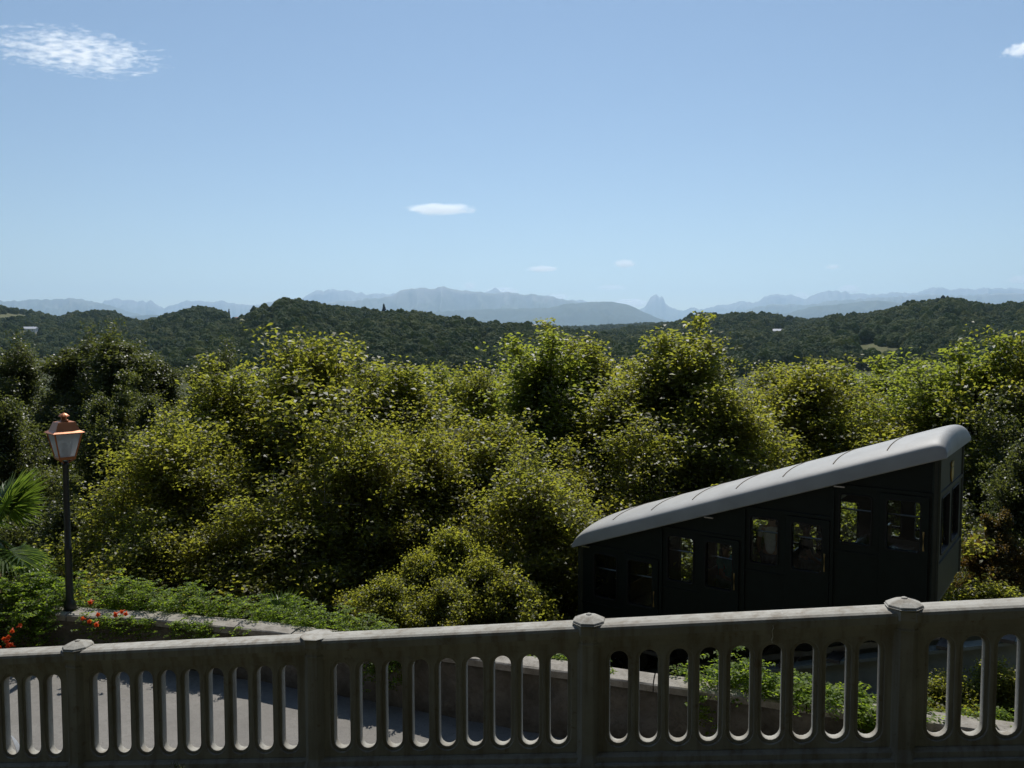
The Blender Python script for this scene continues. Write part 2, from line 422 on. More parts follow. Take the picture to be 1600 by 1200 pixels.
def forest_tree(crown_m):
    ng = bpy.data.node_groups.new("woodland_scatter", 'GeometryNodeTree')
    ng.interface.new_socket("Geometry", in_out='INPUT', socket_type='NodeSocketGeometry')
    ng.interface.new_socket("Geometry", in_out='OUTPUT', socket_type='NodeSocketGeometry')
    N, L = ng.nodes.new, ng.links.new
    gi, go = N("NodeGroupInput"), N("NodeGroupOutput")
    join = N("GeometryNodeJoinGeometry")
    for k in range(5):
        ico = N("GeometryNodeMeshIcoSphere"); ico.inputs['Radius'].default_value = 1.0; ico.inputs['Subdivisions'].default_value = 4
        pos = N("GeometryNodeInputPosition"); add = N("ShaderNodeVectorMath"); add.operation = 'ADD'; add.inputs[1].default_value = (k * 7.3, k * 3.1, k * 5.7)
        L(pos.outputs[0], add.inputs[0])
        off = None
        for scl, amp in ((1.5, 0.95), (4.2, 0.5)):
            no = N("ShaderNodeTexNoise"); no.inputs['Scale'].default_value = scl; no.inputs['Detail'].default_value = 2.0
            L(add.outputs[0], no.inputs['Vector'])
            m1 = N("ShaderNodeMath"); m1.operation = 'SUBTRACT'; m1.inputs[1].default_value = 0.5; L(no.outputs[0], m1.inputs[0])
            m2 = N("ShaderNodeMath"); m2.operation = 'MULTIPLY'; m2.inputs[1].default_value = amp; L(m1.outputs[0], m2.inputs[0])
            if off is None: off = m2.outputs[0]
            else:
                m3 = N("ShaderNodeMath"); m3.operation = 'ADD'; L(off, m3.inputs[0]); L(m2.outputs[0], m3.inputs[1]); off = m3.outputs[0]
        nr = N("GeometryNodeInputNormal"); vm = N("ShaderNodeVectorMath"); vm.operation = 'SCALE'
        L(nr.outputs[0], vm.inputs[0]); L(off, vm.inputs['Scale'])
        sp = N("GeometryNodeSetPosition"); L(ico.outputs[0], sp.inputs['Geometry']); L(vm.outputs[0], sp.inputs['Offset'])
        sm = N("GeometryNodeSetMaterial"); sm.inputs['Material'].default_value = crown_m; L(sp.outputs[0], sm.inputs['Geometry'])
        g2i = N("GeometryNodeGeometryToInstance"); L(sm.outputs[0], g2i.inputs[0]); L(g2i.outputs[0], join.inputs[0])
    iop = N("GeometryNodeInstanceOnPoints"); L(gi.outputs[0], iop.inputs['Points']); L(join.outputs[0], iop.inputs['Instance'])
    iop.inputs['Pick Instance'].default_value = True
    a = N("GeometryNodeInputNamedAttribute"); a.data_type = 'FLOAT_VECTOR'; a.inputs['Name'].default_value = "scl"; L(a.outputs['Attribute'], iop.inputs['Scale'])
    r = N("GeometryNodeInputNamedAttribute"); r.data_type = 'FLOAT_VECTOR'; r.inputs['Name'].default_value = "rot"; L(r.outputs['Attribute'], iop.inputs['Rotation'])
    L(iop.outputs[0], go.inputs[0])
    return ng
SCATTER = forest_tree(crown_m)

def hill(profile, Y0, front, base, seed, n_trees, size, label, meadows=(), power=0.8):
    """rounded hill with a crest at Y0; woodland scattered over its near side. returns a height sampler"""
    def surf(px, s):
        el, tx = px_to_elev(px, prof(profile, px) + 1295 * size * 2.5 / Y0)
        top = el * Y0
        Yv = np.where(s <= 1, Y0 - front * (1 - s), Y0 + front * 0.6 * (s - 1))
        q = np.where(s <= 1, s, 2 - s)
        bump = fbm(px * 0.012 + seed, s * 2.2 + seed, seed=seed, octaves=3)
        z = base + (top - base) * np.clip(np.sin(np.clip(q, 0, 1) * math.pi / 2) ** power + 0.2 * bump * q * (1 - q) * 2.5, 0, None)
        return tx * Yv, Yv, z
    px = np.arange(profile[0][0], profile[-1][0] + 1, 12.0); s = np.linspace(0, 2, 41)
    Sg, Pg = np.meshgrid(s, px, indexing='ij')
    X, Y, Z = surf(Pg.ravel(), Sg.ravel())
    ny, nx = Sg.shape; idx = np.arange(nx * ny).reshape(ny, nx)
    fq = np.stack([idx[:-1, :-1], idx[:-1, 1:], idx[1:, 1:], idx[1:, :-1]], -1).reshape(-1, 4)
    tag(mobj("hill", npmesh("hill", np.stack([X, Y, Z], -1), fq), hill_m, smooth=True), kind="structure")
    r = np.random.default_rng(seed)
    px = r.uniform(profile[0][0], profile[-1][0], n_trees); s = 1.12 * r.random(n_trees) ** 1.1
    X, Y, Z = surf(px, s)
    keep = np.ones(n_trees, bool)
    d = (Y * _F[1] + Z * _F[2]); ppx = 800 + 1295 * X / d; ppy = 600 - 1295 * (Y * _U[1] + Z * _U[2]) / d
    for (mx, my, rx, ry) in meadows:
        keep &= ((ppx - mx) / rx) ** 2 + ((ppy - my) / ry) ** 2 > 1 + 0.5 * vnoise(ppx * 0.1, ppy * 0.2, seed=4)
    X, Y, Z, px, s = X[keep], Y[keep], Z[keep], px[keep], s[keep]
    n = len(X)
    clump = 0.75 + 0.5 * (vnoise(px * 0.08, s * 14, seed=seed + 2) * 0.5 + 0.5)
    sz = size * r.uniform(0.55, 1.2, n) * clump
    scl = np.stack([sz, sz, sz * r.uniform(0.85, 1.35, n)], -1)
    rot = np.stack([r.normal(0, 0.15, n), r.normal(0, 0.15, n), r.uniform(0, 6.28, n)], -1)
    me = bpy.data.meshes.new("woodland"); me.vertices.add(n)
    me.vertices.foreach_set("co", np.stack([X, Y, Z + scl[:, 2] * 0.55], -1).astype(np.float32).ravel())
    for nm, ar in (("scl", scl), ("rot", rot)):
        at = me.attributes.new(nm, 'FLOAT_VECTOR', 'POINT'); at.data.foreach_set("vector", ar.astype(np.float32).ravel())
    ob = link(bpy.data.objects.new("woodland", me)); me.materials.append(crown_m)
    md = ob.modifiers.new("scatter", 'NODES'); md.node_group = SCATTER
    tag(ob, label, "woodland", kind="stuff")
    return surf

g = NT("hill_meadow"); co = g.n("ShaderNodeNewGeometry").outputs['Position']; n1 = g.noise(co, 0.012, 8, 0.7)
hill_m = g.done(g.bsdf(g.ramp(n1, [(0.35, (0.05, 0.06, 0.025)), (0.6, (0.14, 0.135, 0.06)), (0.75, (0.2, 0.17, 0.085))]), 0.95, 0.1))

H_E = hill([(700, 509), (830, 507), (900, 508), (960, 506), (1000, 503), (1060, 503), (1120, 505), (1300, 510)], 5200, 2600, -32, 61, 5000, 9, "far low wooded rise in the gap between the hills")
H_B1 = hill([(-240, 482), (-60, 480), (0, 482), (19, 482), (47, 486), (72, 489), (91, 493), (116, 489), (175, 489), (194, 493), (212, 497), (234, 499), (300, 503), (380, 512), (460, 530)], 2600, 1500, -32, 62, 9000, 7.5,
            "wooded hill at the far left skyline behind the dark trees", meadows=((18, 498, 32, 7), (46, 521, 18, 8)))
H_B2 = hill([(150, 520), (225, 503), (250, 494), (269, 489), (281, 485), (306, 479), (328, 480), (344, 485), (359, 491), (381, 492), (420, 496), (500, 510), (620, 540)], 1900, 1000, -30, 63, 7000, 7.0,
            "wooded knoll with a house and cypress on its shoulder", meadows=((372, 506, 26, 12),))
H_D = hill([(860, 525), (980, 512), (1040, 504), (1060, 500), (1075, 496), (1100, 492), (1130, 494), (1165, 492), (1200, 494), (1240, 499), (1290, 500), (1400, 512), (1560, 530)], 2700, 1700, -32, 64, 11000, 7.5,
            "broad wooded hillside with small houses right of centre", meadows=((1215, 523, 18, 7), (1308, 518, 11, 7)))
H_A = hill([(180, 566), (250, 535), (300, 512), (345, 500), (385, 494), (400, 483), (420, 481), (432, 479), (442, 471), (470, 468), (500, 472), (540, 477), (560, 480), (600, 485), (650, 490), (700, 497), (760, 503), (830, 508), (900, 514), (980, 524), (1060, 540), (1160, 560)],
           1400, 760, -30, 65, 13000, 6.0, "dark wooded hill rising left of centre")
H_C = hill([(1150, 545), (1220, 525), (1270, 506), (1287, 499), (1294, 492), (1319, 491), (1344, 489), (1366, 485), (1412, 480), (1428, 477), (1456, 473), (1480, 473), (1506, 478), (1537, 483), (1562, 481), (1584, 475), (1600, 474), (1720, 468), (1900, 470)],
           1800, 1050, -30, 66, 12000, 6.8, "wooded hill on the right with a conifer crest and a dry meadow", meadows=((1372, 553, 38, 17), (1340, 534, 9, 12)))

# ------------------------------------------------------------------ air
hz = MB().box(-45000, 45000, -800, 51500, -33.5, 2900)
haze = hz.build("haze", None)
g = NT("haze_air"); pv = g.n("ShaderNodeVolumePrincipled")
pv.inputs['Color'].default_value = (0.58, 0.79, 1.0, 1); pv.inputs['Density'].default_value = 2.9e-5; pv.inputs['Anisotropy'].default_value = 0.45
g.l(pv.outputs[0], g.out.inputs['Volume'])
haze.data.materials.append(g.m)
tag(haze, "pale blue summer haze over the valley and mountains", "haze", kind="stuff")

# ------------------------------------------------------------------ clouds (all outside the hazy air)
def cloud(px, py, D, rx, ry, rz, label, dens, nscale, thr, stretch=(1, 1, 1), seed=0, rot=0.0, soft=1.0):
    bm = bmesh.new(); bmesh.ops.create_icosphere(bm, subdivisions=3, radius=1.0)
    me = bpy.data.meshes.new("cloud"); bm.to_mesh(me); bm.free()
    o = mobj("cloud", me); o.location = P(px, py, D); o.scale = (rx, ry, rz); o.rotation_euler = (0, 0, rot)
    g = NT("cloud_vapour"); co = g.coord()
    ln = g.n("ShaderNodeVectorMath", operation='LENGTH'); g.l(co, ln.inputs[0])
    mp = g.n("ShaderNodeMapping"); mp.inputs['Scale'].default_value = stretch; mp.inputs['Location'].default_value = (seed * 3.7, seed * 1.9, seed * 5.3); g.l(co, mp.inputs[0])
    n = g.noise(mp.outputs[0], nscale, 5, 0.62)
    fall = g.math('SUBTRACT', 1.0, g.math('POWER', ln.outputs['Value'], 2.0))
    d = g.math('SUBTRACT', g.math('ADD', g.math('MULTIPLY', fall, soft), n), thr + soft * 0.5)
    d = g.math('MULTIPLY', g.math('MULTIPLY', d, 6.0, clamp=True), dens)
    pv = g.n("ShaderNodeVolumePrincipled"); pv.inputs['Color'].default_value = (1, 1, 1, 1); pv.inputs['Anisotropy'].default_value = 0.55
    g.l(d, pv.inputs['Density']); g.l(pv.outputs[0], g.out.inputs['Volume'])
    me.materials.append(g.m)
    return tag(o, label, "cloud")

k = 10500 / 1295
cloud(120, 84, 10500, 150 * k, 1150, 70, "broad patchy streaked cloud high at the upper left", 0.012, 7.0, 0.53, (1.0, 1.5, 0.25), 1, rad(-8), 0.22)
cloud(1606, 75, 10500, 40 * k, 420, 60, "wispy white cloud cut by the top right edge", 0.010, 4.0, 0.5, (1, 1.5, 0.25), 2, 0, 0.3)
cloud(688, 327, 23500, 72 * 18.1, 700, 11 * 18.1, "smooth white lens shaped cloud above the mountains", 0.004, 3.0, 0.47, (1, 1, 0.5), 3, 0, 0.55)
k = 60000 / 1295
for i, (px, py, wx, h, dn, lab) in enumerate([
        (848, 420, 27, 5, 1.0, "small double puff cloud above the main massif"),
        (976, 412, 19, 7, 1.0, "small bright puff cloud left above the fang shaped peak"),
        (1301, 417, 13, 4.5, 0.7, "small isolated puff cloud above the right ridge"),
        (1327, 452, 19, 8, 1.0, "white cloud sitting on the right ridge"),
        (733, 447, 11, 7, 0.8, "tiny cloud behind the highest rounded summit"),
        (784, 455, 30, 7, 0.8, "low cloud bank behind the small pointed summit"),
        (872, 464, 20, 6, 0.7, "low cloud behind the falling shoulder of the massif"),
        (985, 474, 34, 8, 0.8, "low cloud bank left of the fang shaped peak"),
        (1592, 437, 17, 7, 0.9, "white puff cloud at the right edge above the ridge"),
        (1252, 464, 16, 8, 0.9, "white cloud in the notch of the right ridge"),
        (957, 449, 26, 5, 0.35, "faint thin cloud above the lower ridge")]):
    cloud(px, py, 60000, wx * k * 1.15, wx * k * 0.9, h * k * 1.2, lab, 0.0019 * dn, 3.4, 0.42, (1, 1, 0.55), 10 + i, 0, 0.6)

# ------------------------------------------------------------------ road, wall, terrace
WALL = [(-9.6, 12.2, -4.06), (-8.235, 12.184, -4.091), (-6.554, 12.082, -4.125), (-5.417, 11.95, -4.145), (-3.645, 11.578, -4.166), (-2.103, 11.126, -4.19), (-0.415, 10.56, -4.208),
        (1.575, 9.973, -4.25), (4.225, 9.362, -4.389), (5.745, 9.056, -4.481), (7.6, 8.68, -4.6), (9.6, 8.3, -4.74)]
WALL = [Vector(p) for p in WALL]
def WHf(x): return float(np.interp(x, [-7, -4, 0, 9], [0.64, 0.74, 0.86, 0.9]))
def resample(pts, step):
    L = [0.0]
    for a, b in zip(pts, pts[1:]): L.append(L[-1] + (b - a).length)
    n = max(2, int(round(L[-1] / step)) + 1); out = []
    for k in range(n):
        t = L[-1] * k / (n - 1)
        i = min(max(j for j in range(len(L)) if L[j] <= t + 1e-9), len(pts) - 2)
        out.append(pts[i].lerp(pts[i + 1], (t - L[i]) / (L[i + 1] - L[i])))
    return out
def side_dir(pts, i):
    d = pts[min(i + 1, len(pts) - 1)] - pts[max(i - 1, 0)]; d.z = 0; d.normalize()
    return d, Vector((-d.y, d.x, 0))               # along, away from the camera

# road surface between the stone wall and the foot of the terrace
def rail_pt(u): return Vector((-3.246 + 0.9803 * u, 6.076 - 0.1977 * u, -2.327 + 0.1199 * u))
v, f = [], []
fine = resample(WALL, 0.35); NR = 14
for i, p in enumerate(fine):
    d, n = side_dir(fine, i)
    for k in range(NR):
        t = k / (NR - 1)
        yn = 6.076 - 0.1977 * (p.x + 3.246) / 0.9803 + 0.05
        q = Vector((p.x, p.y + 0.1 + (yn - p.y - 0.1) * t, p.z - WHf(p.x) - 0.02 + 0.03 * math.sin(t * 3.0) + 0.012 * random.uniform(-1, 1)))
        v.append(q)
for i in range(len(fine) - 1):
    for k in range(NR - 1):
        f.append((i * NR + k, i * NR + k + 1, (i + 1) * NR + k + 1, (i + 1) * NR + k))
tag(mobj("road", pymesh("road", v, f), M['asphalt'], smooth=True), kind="structure")

stone_wall = empty("stone_wall", (0.0, 10.4, -5.1))
tag(stone_wall, "low rough stone wall with coping slabs along the far edge of the road", "stone wall")
def in_parent(o, par): o.parent = par; o.matrix_parent_inverse = Matrix.Translation(-Vector(par.location)); return o
# wall body: rough face, subdivided and displaced
fine = resample(WALL, 0.09); rows = 12; v, f = [], []
for i, p in enumerate(fine):
    d, n = side_dir(fine, i)
    ring = [p + n * 0.04 + Vector((0, 0, -0.1 - (WHf(p.x) + 0.15) * k / rows)) for k in range(rows + 1)][::-1] + [p + n * 0.34 + Vector((0, 0, -0.1)), p + n * 0.34 + Vector((0, 0, -WHf(p.x) - 1.2))]
    for k, q in enumerate(ring):
        if k <= rows:
            dd = 0.03 * float(fbm(np.array([q.x * 3.0 + q.y]), np.array([q.z * 4.5]), seed=9, octaves=4)[0])
            q = q - n * dd
        v.append(q)
K = rows + 3
for i in range(len(fine) - 1):
    for k in range(K - 1): f.append((i * K + k, (i + 1) * K + k, (i + 1) * K + k + 1, i * K + k + 1))
in_parent(mobj("wall_body", pymesh("wall_body", v, f), M['stone'], smooth=True), stone_wall)
# coping: one slab per metre or so
cop = resample(WALL, 0.3); i0 = 0
while i0 < len(cop) - 1:
    i1 = min(i0 + random.choice((3, 3, 4)), len(cop) - 1); rings = []
    lift = random.uniform(-0.008, 0.008)
    for j in range(i0, i1 + 1):
        d, n = side_dir(cop, j); p = cop[j] + Vector((0, 0, lift + random.uniform(-0.004, 0.004)))
        if j == i0: p = p + d * 0.008
        if j == i1: p = p - d * 0.008
        e = [random.uniform(-0.007, 0.007) for _ in range(4)]
        rings.append([p + n * (0.0 + e[0]) + Vector((0, 0, -0.1)), p + n * (-0.004 + e[0]) + Vector((0, 0, -0.02)), p + n * (0.014 + e[1]) + Vector((0, 0, -0.003)),
                      p + n * 0.17 + Vector((0, 0, 0.008 + e[2])), p + n * (0.345 + e[3]) + Vector((0, 0, -0.006)), p + n * 0.375 + Vector((0, 0, -0.1))])
    in_parent(MB().rings(rings).build("coping_slab", M['coping']), stone_wall)
    i0 = i1

# upper path on the camera's side and its retaining wall under the balustrade
v, f = [], []
us = np.linspace(-6, 12, 37)
for u in us:
    p = rail_pt(u)
    v += [p + Vector((0.0, 0.12, -1.09)), p + Vector((0, -0.1, -1.08)), p + Vector((0, -1.6, -1.05)), Vector((p.x, 2.2, -1.9 + 0.03 * u)), Vector((p.x, -1.0, -1.62)), Vector((p.x, -14, -1.6))]
for i in range(len(us) - 1):
    for k in range(5): f.append((i * 6 + k, (i + 1) * 6 + k, (i + 1) * 6 + k + 1, i * 6 + k + 1))
tag(mobj("path", pymesh("path", v, f), M['path'], smooth=True), kind="structure")
rw = MB(); rings = []
for u in us:
    p = rail_pt(u); rings.append([p + Vector((-0.03, 0.2, -1.1)), p + Vector((0.03, -0.25, -1.1)), p + Vector((0.03, -0.25, -5.2)), p + Vector((-0.03, 0.24, -5.2))])
rw.rings(rings)
tag(rw.build("retaining_wall", M['stone']), "stone retaining wall carrying the concrete balustrade", "retaining wall")

# unseen bank added behind the viewpoint to keep north sky light off the balustrade
v, f = [], []; nxb = 41
for j, (yy, zz) in enumerate([(-1.6, -1.75), (-2.6, -0.4), (-4, 2.2), (-6, 6.0), (-9, 10.0), (-16, 13.5), (-60, 15)]):
    for x in np.linspace(-45, 45, nxb):
        v.append((x, yy + 0.3 * math.sin(x * 0.7), zz))
for j in range(6):
    for i in range(nxb - 1): f.append((j * nxb + i, j * nxb + i + 1, (j + 1) * nxb + i + 1, (j + 1) * nxb + i))
tag(mobj("hillside", pymesh("hillside", v, f), M['added_bank'], smooth=True), kind="structure")  # added terrain out of view, there to shade the balustrade face
r_ = np.random.default_rng(5); n = 1500
t_ = r_.random(n); bx = r_.uniform(-40, 40, n); by = -2.9 - 12 * t_; bz = np.interp(-by, [1.6, 2.6, 4, 6, 9, 16], [-1.75, -0.4, 2.2, 6.0, 10.0, 13.5])
over = r_.random(n) < 0.45                                    # crowns added overhead, out of view, to block more sky
by = np.where(over, r_.uniform(-6, 1.2, n), by); bz = np.where(over, r_.uniform(5.0, 8.5, n), bz)
me = bpy.data.meshes.new("blocker"); me.vertices.add(n); me.vertices.foreach_set("co", np.stack([bx, by, bz + 0.4], -1).astype(np.float32).ravel())
sz = r_.uniform(0.7, 1.6, n) * np.where(over, 0.95, 0.5 + 0.9 * t_)
for nm, ar in (("scl", np.stack([sz, sz, sz * 1.2], -1)), ("rot", np.stack([sz * 0, sz * 0, r_.uniform(0, 6.28, n)], -1))):
    at = me.attributes.new(nm, 'FLOAT_VECTOR', 'POINT'); at.data.foreach_set("vector", ar.astype(np.float32).ravel())
blocker_m = simple("dark_blocker_foliage", (0.018, 0.024, 0.014), 0.9, 0.1, 0, 0.4, 3.0, 0.6)  # dark so the added foliage bounces little light
ob = link(bpy.data.objects.new("blocker", me)); me.materials.append(blocker_m)
ob.modifiers.new("scatter", 'NODES').node_group = forest_tree(blocker_m)
tag(ob, "dark thicket foliage added unseen behind the viewpoint to block sky light", "blocker", kind="stuff")

# ------------------------------------------------------------------ balustrade
SL = 0.1199                                                   # slope of the ramp
PS = 1.913                                                    # post spacing
bal = empty("balustrade", tuple(rail_pt(PS) + Vector((0, 0, -1.08))))
tag(bal, "grey concrete balustrade with rounded slot openings sloping up to the right", "balustrade")
ANG = math.atan2(-0.1977, 0.9803)
def ramp(me, i):
    """local x along the rail, y away, z up from rail top -> world ramp"""
    p = rail_pt(PS * i)
    Mx = Matrix.Translation(p) @ Matrix.Rotation(ANG, 4, 'Z')
    sh = Matrix.Identity(4); sh[2][0] = SL
    return Mx @ sh

SW, SP = 0.118, 0.19
def stadium(cx, zt, zb, r, n=9):
    out = [(cx + r * math.cos(rad(180 * k / n)), zt - r + r * math.sin(rad(180 * k / n))) for k in range(n + 1)]
    out += [(cx + r * math.cos(rad(180 + 180 * k / n)), zb + r + r * math.sin(rad(180 + 180 * k / n))) for k in range(n + 1)]
    return out
x_first = PS / 2 - 4 * SP
ZT, ZB = -0.19, -0.80
centres = [x_first + SP * k for k in range(9)]
# pierced slab, two skins: recessed core and proud face with wider openings (the rebate round each slot)
core = plate("slab_core", [(0.05, -0.15), (PS - 0.05, -0.15), (PS - 0.05, -0.86), (0.05, -0.86)], [stadium(c, ZT, ZB, SW / 2) for c in centres], 0.056, 0.005, 2)
face = plate("slab_face", [(0.05, -0.155), (PS - 0.05, -0.155), (PS - 0.05, -0.855), (0.05, -0.855)], [stadium(c, ZT + 0.024, ZB - 0.022, SW / 2 + 0.024) for c in centres], 0.086, 0.005, 1)
# mouldings as extruded profiles (y, z)
def extrude_x(profile, x0, x1, nseg=8):
    return MB().rings([[(x0 + (x1 - x0) * k / nseg, y, z) for y, z in profile] for k in range(nseg + 1)])
top_p = [(-0.085, -0.075), (-0.088, -0.03), (-0.082, -0.012), (-0.066, -0.002), (-0.03, 0.004), (0.03, 0.004), (0.066, -0.002), (0.085, -0.02), (0.085, -0.075)]
mid_p = [(-0.06, -0.113), (-0.066, -0.08), (-0.06, -0.074), (0.06, -0.074), (0.066, -0.08), (0.06, -0.113)]
fri_p = [(-0.048, -0.156), (-0.052, -0.112), (0.052, -0.112), (0.048, -0.156)]
bot_p = [(-0.074, -0.91), (-0.07, -0.875), (-0.056, -0.862), (-0.05, -0.854), (0.05, -0.854), (0.056, -0.862), (0.07, -0.875), (0.074, -0.91)]
pli_p = [(-0.1, -1.12), (-0.1, -0.92), (-0.092, -0.909), (0.092, -0.909), (0.1, -0.92), (0.1, -1.12)]
pr = {n: extrude_x(p, 0.045, PS - 0.045).mesh(n) for n, p in (("top_rail", top_p), ("rail_moulding", mid_p), ("frieze", fri_p), ("bottom_moulding", bot_p), ("plinth", pli_p))}
for me in (core, face, *pr.values()): me.materials.append(M['concrete'])
def put(name, me, Mx, parent):
    o = bpy.data.objects.new(name, me); link(o); o.matrix_world = Mx
    bpy.context.view_layer.update() if False else None
    o.parent = parent; o.matrix_parent_inverse = Matrix.Translation(-Vector(bal.location)); return o
for i in range(-1, 4):
    Mx = ramp(None, i)
    def sheared(me, nm):
        c = me.copy(); c.transform(Mx); c.name = nm; return c
    pan = mobj("panel", sheared(core, "panel"), None, bal); pan.matrix_parent_inverse = Matrix.Translation(-Vector(bal.location))
    for nm, me in (("slot_surround", face), *pr.items()):
        o = mobj(nm, sheared(me, nm), None, pan)
# posts
def octo(r, z, c=0.72): 
    """chamfered square ring, half-width r"""
    k = r * c * 0.62
    return [(r, -k, z), (r, k, z), (k, r, z), (-k, r, z), (-r, k, z), (-r, -k, z), (-k, -r, z), (k, -r, z)]
shaft = MB().rings([octo(0.104, -1.14), octo(0.104, -0.925), octo(0.098, -0.905), octo(0.086, -0.875), octo(0.08, -0.855), octo(0.079, -0.84), octo(0.079, -0.135), octo(0.086, -0.128), octo(0.086, -0.118),
                     octo(0.081, -0.112), octo(0.082, -0.09), octo(0.09, -0.07), octo(0.098, -0.058), octo(0.098, -0.004)]).mesh("post")
def capring(r, z): return [(r * math.cos(rad(22.5 + 45 * k)), r * math.sin(rad(22.5 + 45 * k)), z) for k in range(8)]
cap_full = MB().rings([capring(0.1, -0.005), capring(0.112, 0.002), capring(0.115, 0.009), capring(0.107, 0.012), capring(0.109, 0.016), capring(0.105, 0.022), capring(0.075, 0.036), capring(0.042, 0.047), capring(0.02, 0.052), capring(0.018, 0.057), capring(0.008, 0.061)]).mesh("cap")
cap_flat = MB().rings([capring(0.1, -0.005), capring(0.112, 0.0), capring(0.114, 0.007), capring(0.104, 0.010)]).mesh("cap")
for me in (shaft, cap_full, cap_flat): me.materials.append(M['concrete'])
for i in range(-1, 5):
    p = rail_pt(PS * i)
    post = link(bpy.data.objects.new("post", shaft), bal); post.location = p - Vector(bal.location); post.rotation_euler = (0, 0, ANG)
    cp = link(bpy.data.objects.new("cap", cap_flat if i == 1 else cap_full), post); cp.rotation_euler = (rad(random.uniform(-1, 1)), SL * -0.35, 0)
    if i == 1: cp["label"] = "flat cap whose domed top is missing"

# ------------------------------------------------------------------ street lamp
LX, LY, LZ = -6.66, 12.27, -4.13
lamp = empty("street_lamp", (LX, LY, LZ), 0)
tag(lamp, "copper four sided lantern on a dark post standing on the stone wall", "street lamp")
pole = MB().lathe([(0.085, 0.0), (0.085, 0.12), (0.065, 0.16), (0.055, 0.2), (0.05, 0.9), (0.056, 0.92), (0.056, 0.96), (0.047, 0.98), (0.042, 2.18), (0.05, 2.2), (0.05, 2.24), (0.03, 2.27)], 12)
pole.build("post", M['post'], lamp, True)
Q = rad(45)
zb, ze = 2.33, 2.70
def sq(r, z): return [(r * math.cos(Q + rad(45 + 90 * k)), r * math.sin(Q + rad(45 + 90 * k)), z) for k in range(4)]
rb, re = 0.152, 0.262                                    # half diagonals at the glass foot and at the eave
fr = MB()
for k in range(4):
    fr.tube([sq(rb, zb)[k], sq(re, ze)[k]], 0.012, 6)
    fr.tube([sq(rb, zb)[k], sq(rb, zb)[(k + 1) % 4]], 0.014, 6)
fr.rings([sq(rb + 0.008, zb - 0.03), sq(rb + 0.008, zb - 0.008), sq(0.02, zb - 0.006)], True)
for k in range(4):
    fr.tube([sq(rb, zb - 0.02)[k], (0.03 * math.cos(Q + rad(45 + 90 * k)), 0.03 * math.sin(Q + rad(45 + 90 * k)), 2.24)], 0.008, 6)
lt = fr.build("lantern_frame", M['copper'], lamp)
g = NT("frosted_lamp_glass"); n = g.noise(g.coord(), 7, 4)
b = g.n("ShaderNodeBsdfDiffuse"); b.inputs[0].default_value = (0.62, 0.66, 0.68, 1)
tr = g.n("ShaderNodeBsdfTranslucent"); tr.inputs[0].default_value = (0.6, 0.63, 0.64, 1); tp = g.n("ShaderNodeBsdfTransparent")
m1 = g.n("ShaderNodeMixShader"); m1.inputs[0].default_value = 0.5; g.l(b.outputs[0], m1.inputs[1]); g.l(tr.outputs[0], m1.inputs[2])
m2 = g.n("ShaderNodeMixShader"); g.l(g.math('MULTIPLY_ADD', n, 0.25, 0.0), m2.inputs[0]); g.l(m1.outputs[0], m2.inputs[1]); g.l(tp.outputs[0], m2.inputs[2])
frost = g.done(m2.outputs[0])
for k in range(4):
    a, c = sq(rb - 0.004, zb), sq(re - 0.004, ze); k2 = (k + 1) % 4
    pymesh("pane", [a[k], a[k2], c[k2], c[k]], [(0, 1, 2, 3)])
    mobj("pane", pymesh("pane", [a[k], a[k2], c[k2], c[k]], [(0, 1, 2, 3)]), frost, lamp)
hat = MB().rings([sq(re + 0.0, ze - 0.012), sq(re + 0.047, ze - 0.008), sq(re + 0.047, ze + 0.002), sq(re - 0.03, ze + 0.034), sq(0.175, ze + 0.145), sq(0.165, ze + 0.158), sq(0.06, ze + 0.17), sq(0.055, ze + 0.172)])
hat.build("lantern_roof", M['copper'], lamp)
MB().lathe([(0.06, ze + 0.165), (0.045, ze + 0.19), (0.04, ze + 0.225), (0.062, ze + 0.24), (0.078, ze + 0.243), (0.06, ze + 0.262), (0.02, ze + 0.285), (0.004, ze + 0.29)], 10).build("chimney_cap", M['copper'], lamp)
MB().lathe([(0.0, 0.0), (0.02, 0.006), (0.026, 0.02), (0.018, 0.034), (0.002, 0.038)], 10, 0, (0.07, -0.05, ze + 0.158)).build("knob", M['copper'], lamp, True)
MB().lathe([(0.0, zb), (0.035, zb + 0.01), (0.05, zb + 0.12), (0.035, zb + 0.2), (0.0, zb + 0.21)], 12).build("bulb", M['interior'], lamp, True)

# ------------------------------------------------------------------ funicular car
CX, CY = 6.162 - 6 * math.cos(rad(36)), 11.917 + 6 * math.sin(rad(36))
GR = 0.358                                                  # gradient of the line
CL, CW = 6.0, 2.2
def zt(x): return -3.93 + GR * x
def zb_(x): return -6.08 + GR * x
car = empty("funicular_car", (CX, CY, 0), rad(-36))
tag(car, "dark green stepped funicular car with pale grey roof behind the balustrade", "funicular car")
WIN = [(0.289, 0.776, 0), (1.006, 1.506, 0), (1.778, 2.27, 1), (2.487, 2.973, 1), (3.249, 3.72, 2), (3.935, 4.42, 2), (4.658, 5.13, 3), (5.335, 5.81, 3)]
WZ = [(-4.86, -4.035), (-4.285, -3.485), (-3.73, -2.955), (-3.19, -2.43)]
CUT = [0.0, 1.66, 3.15, 4.56, 6.0]
HOLES = [rrect(a, b, *WZ[c], 0.055) for a, b, c in WIN]
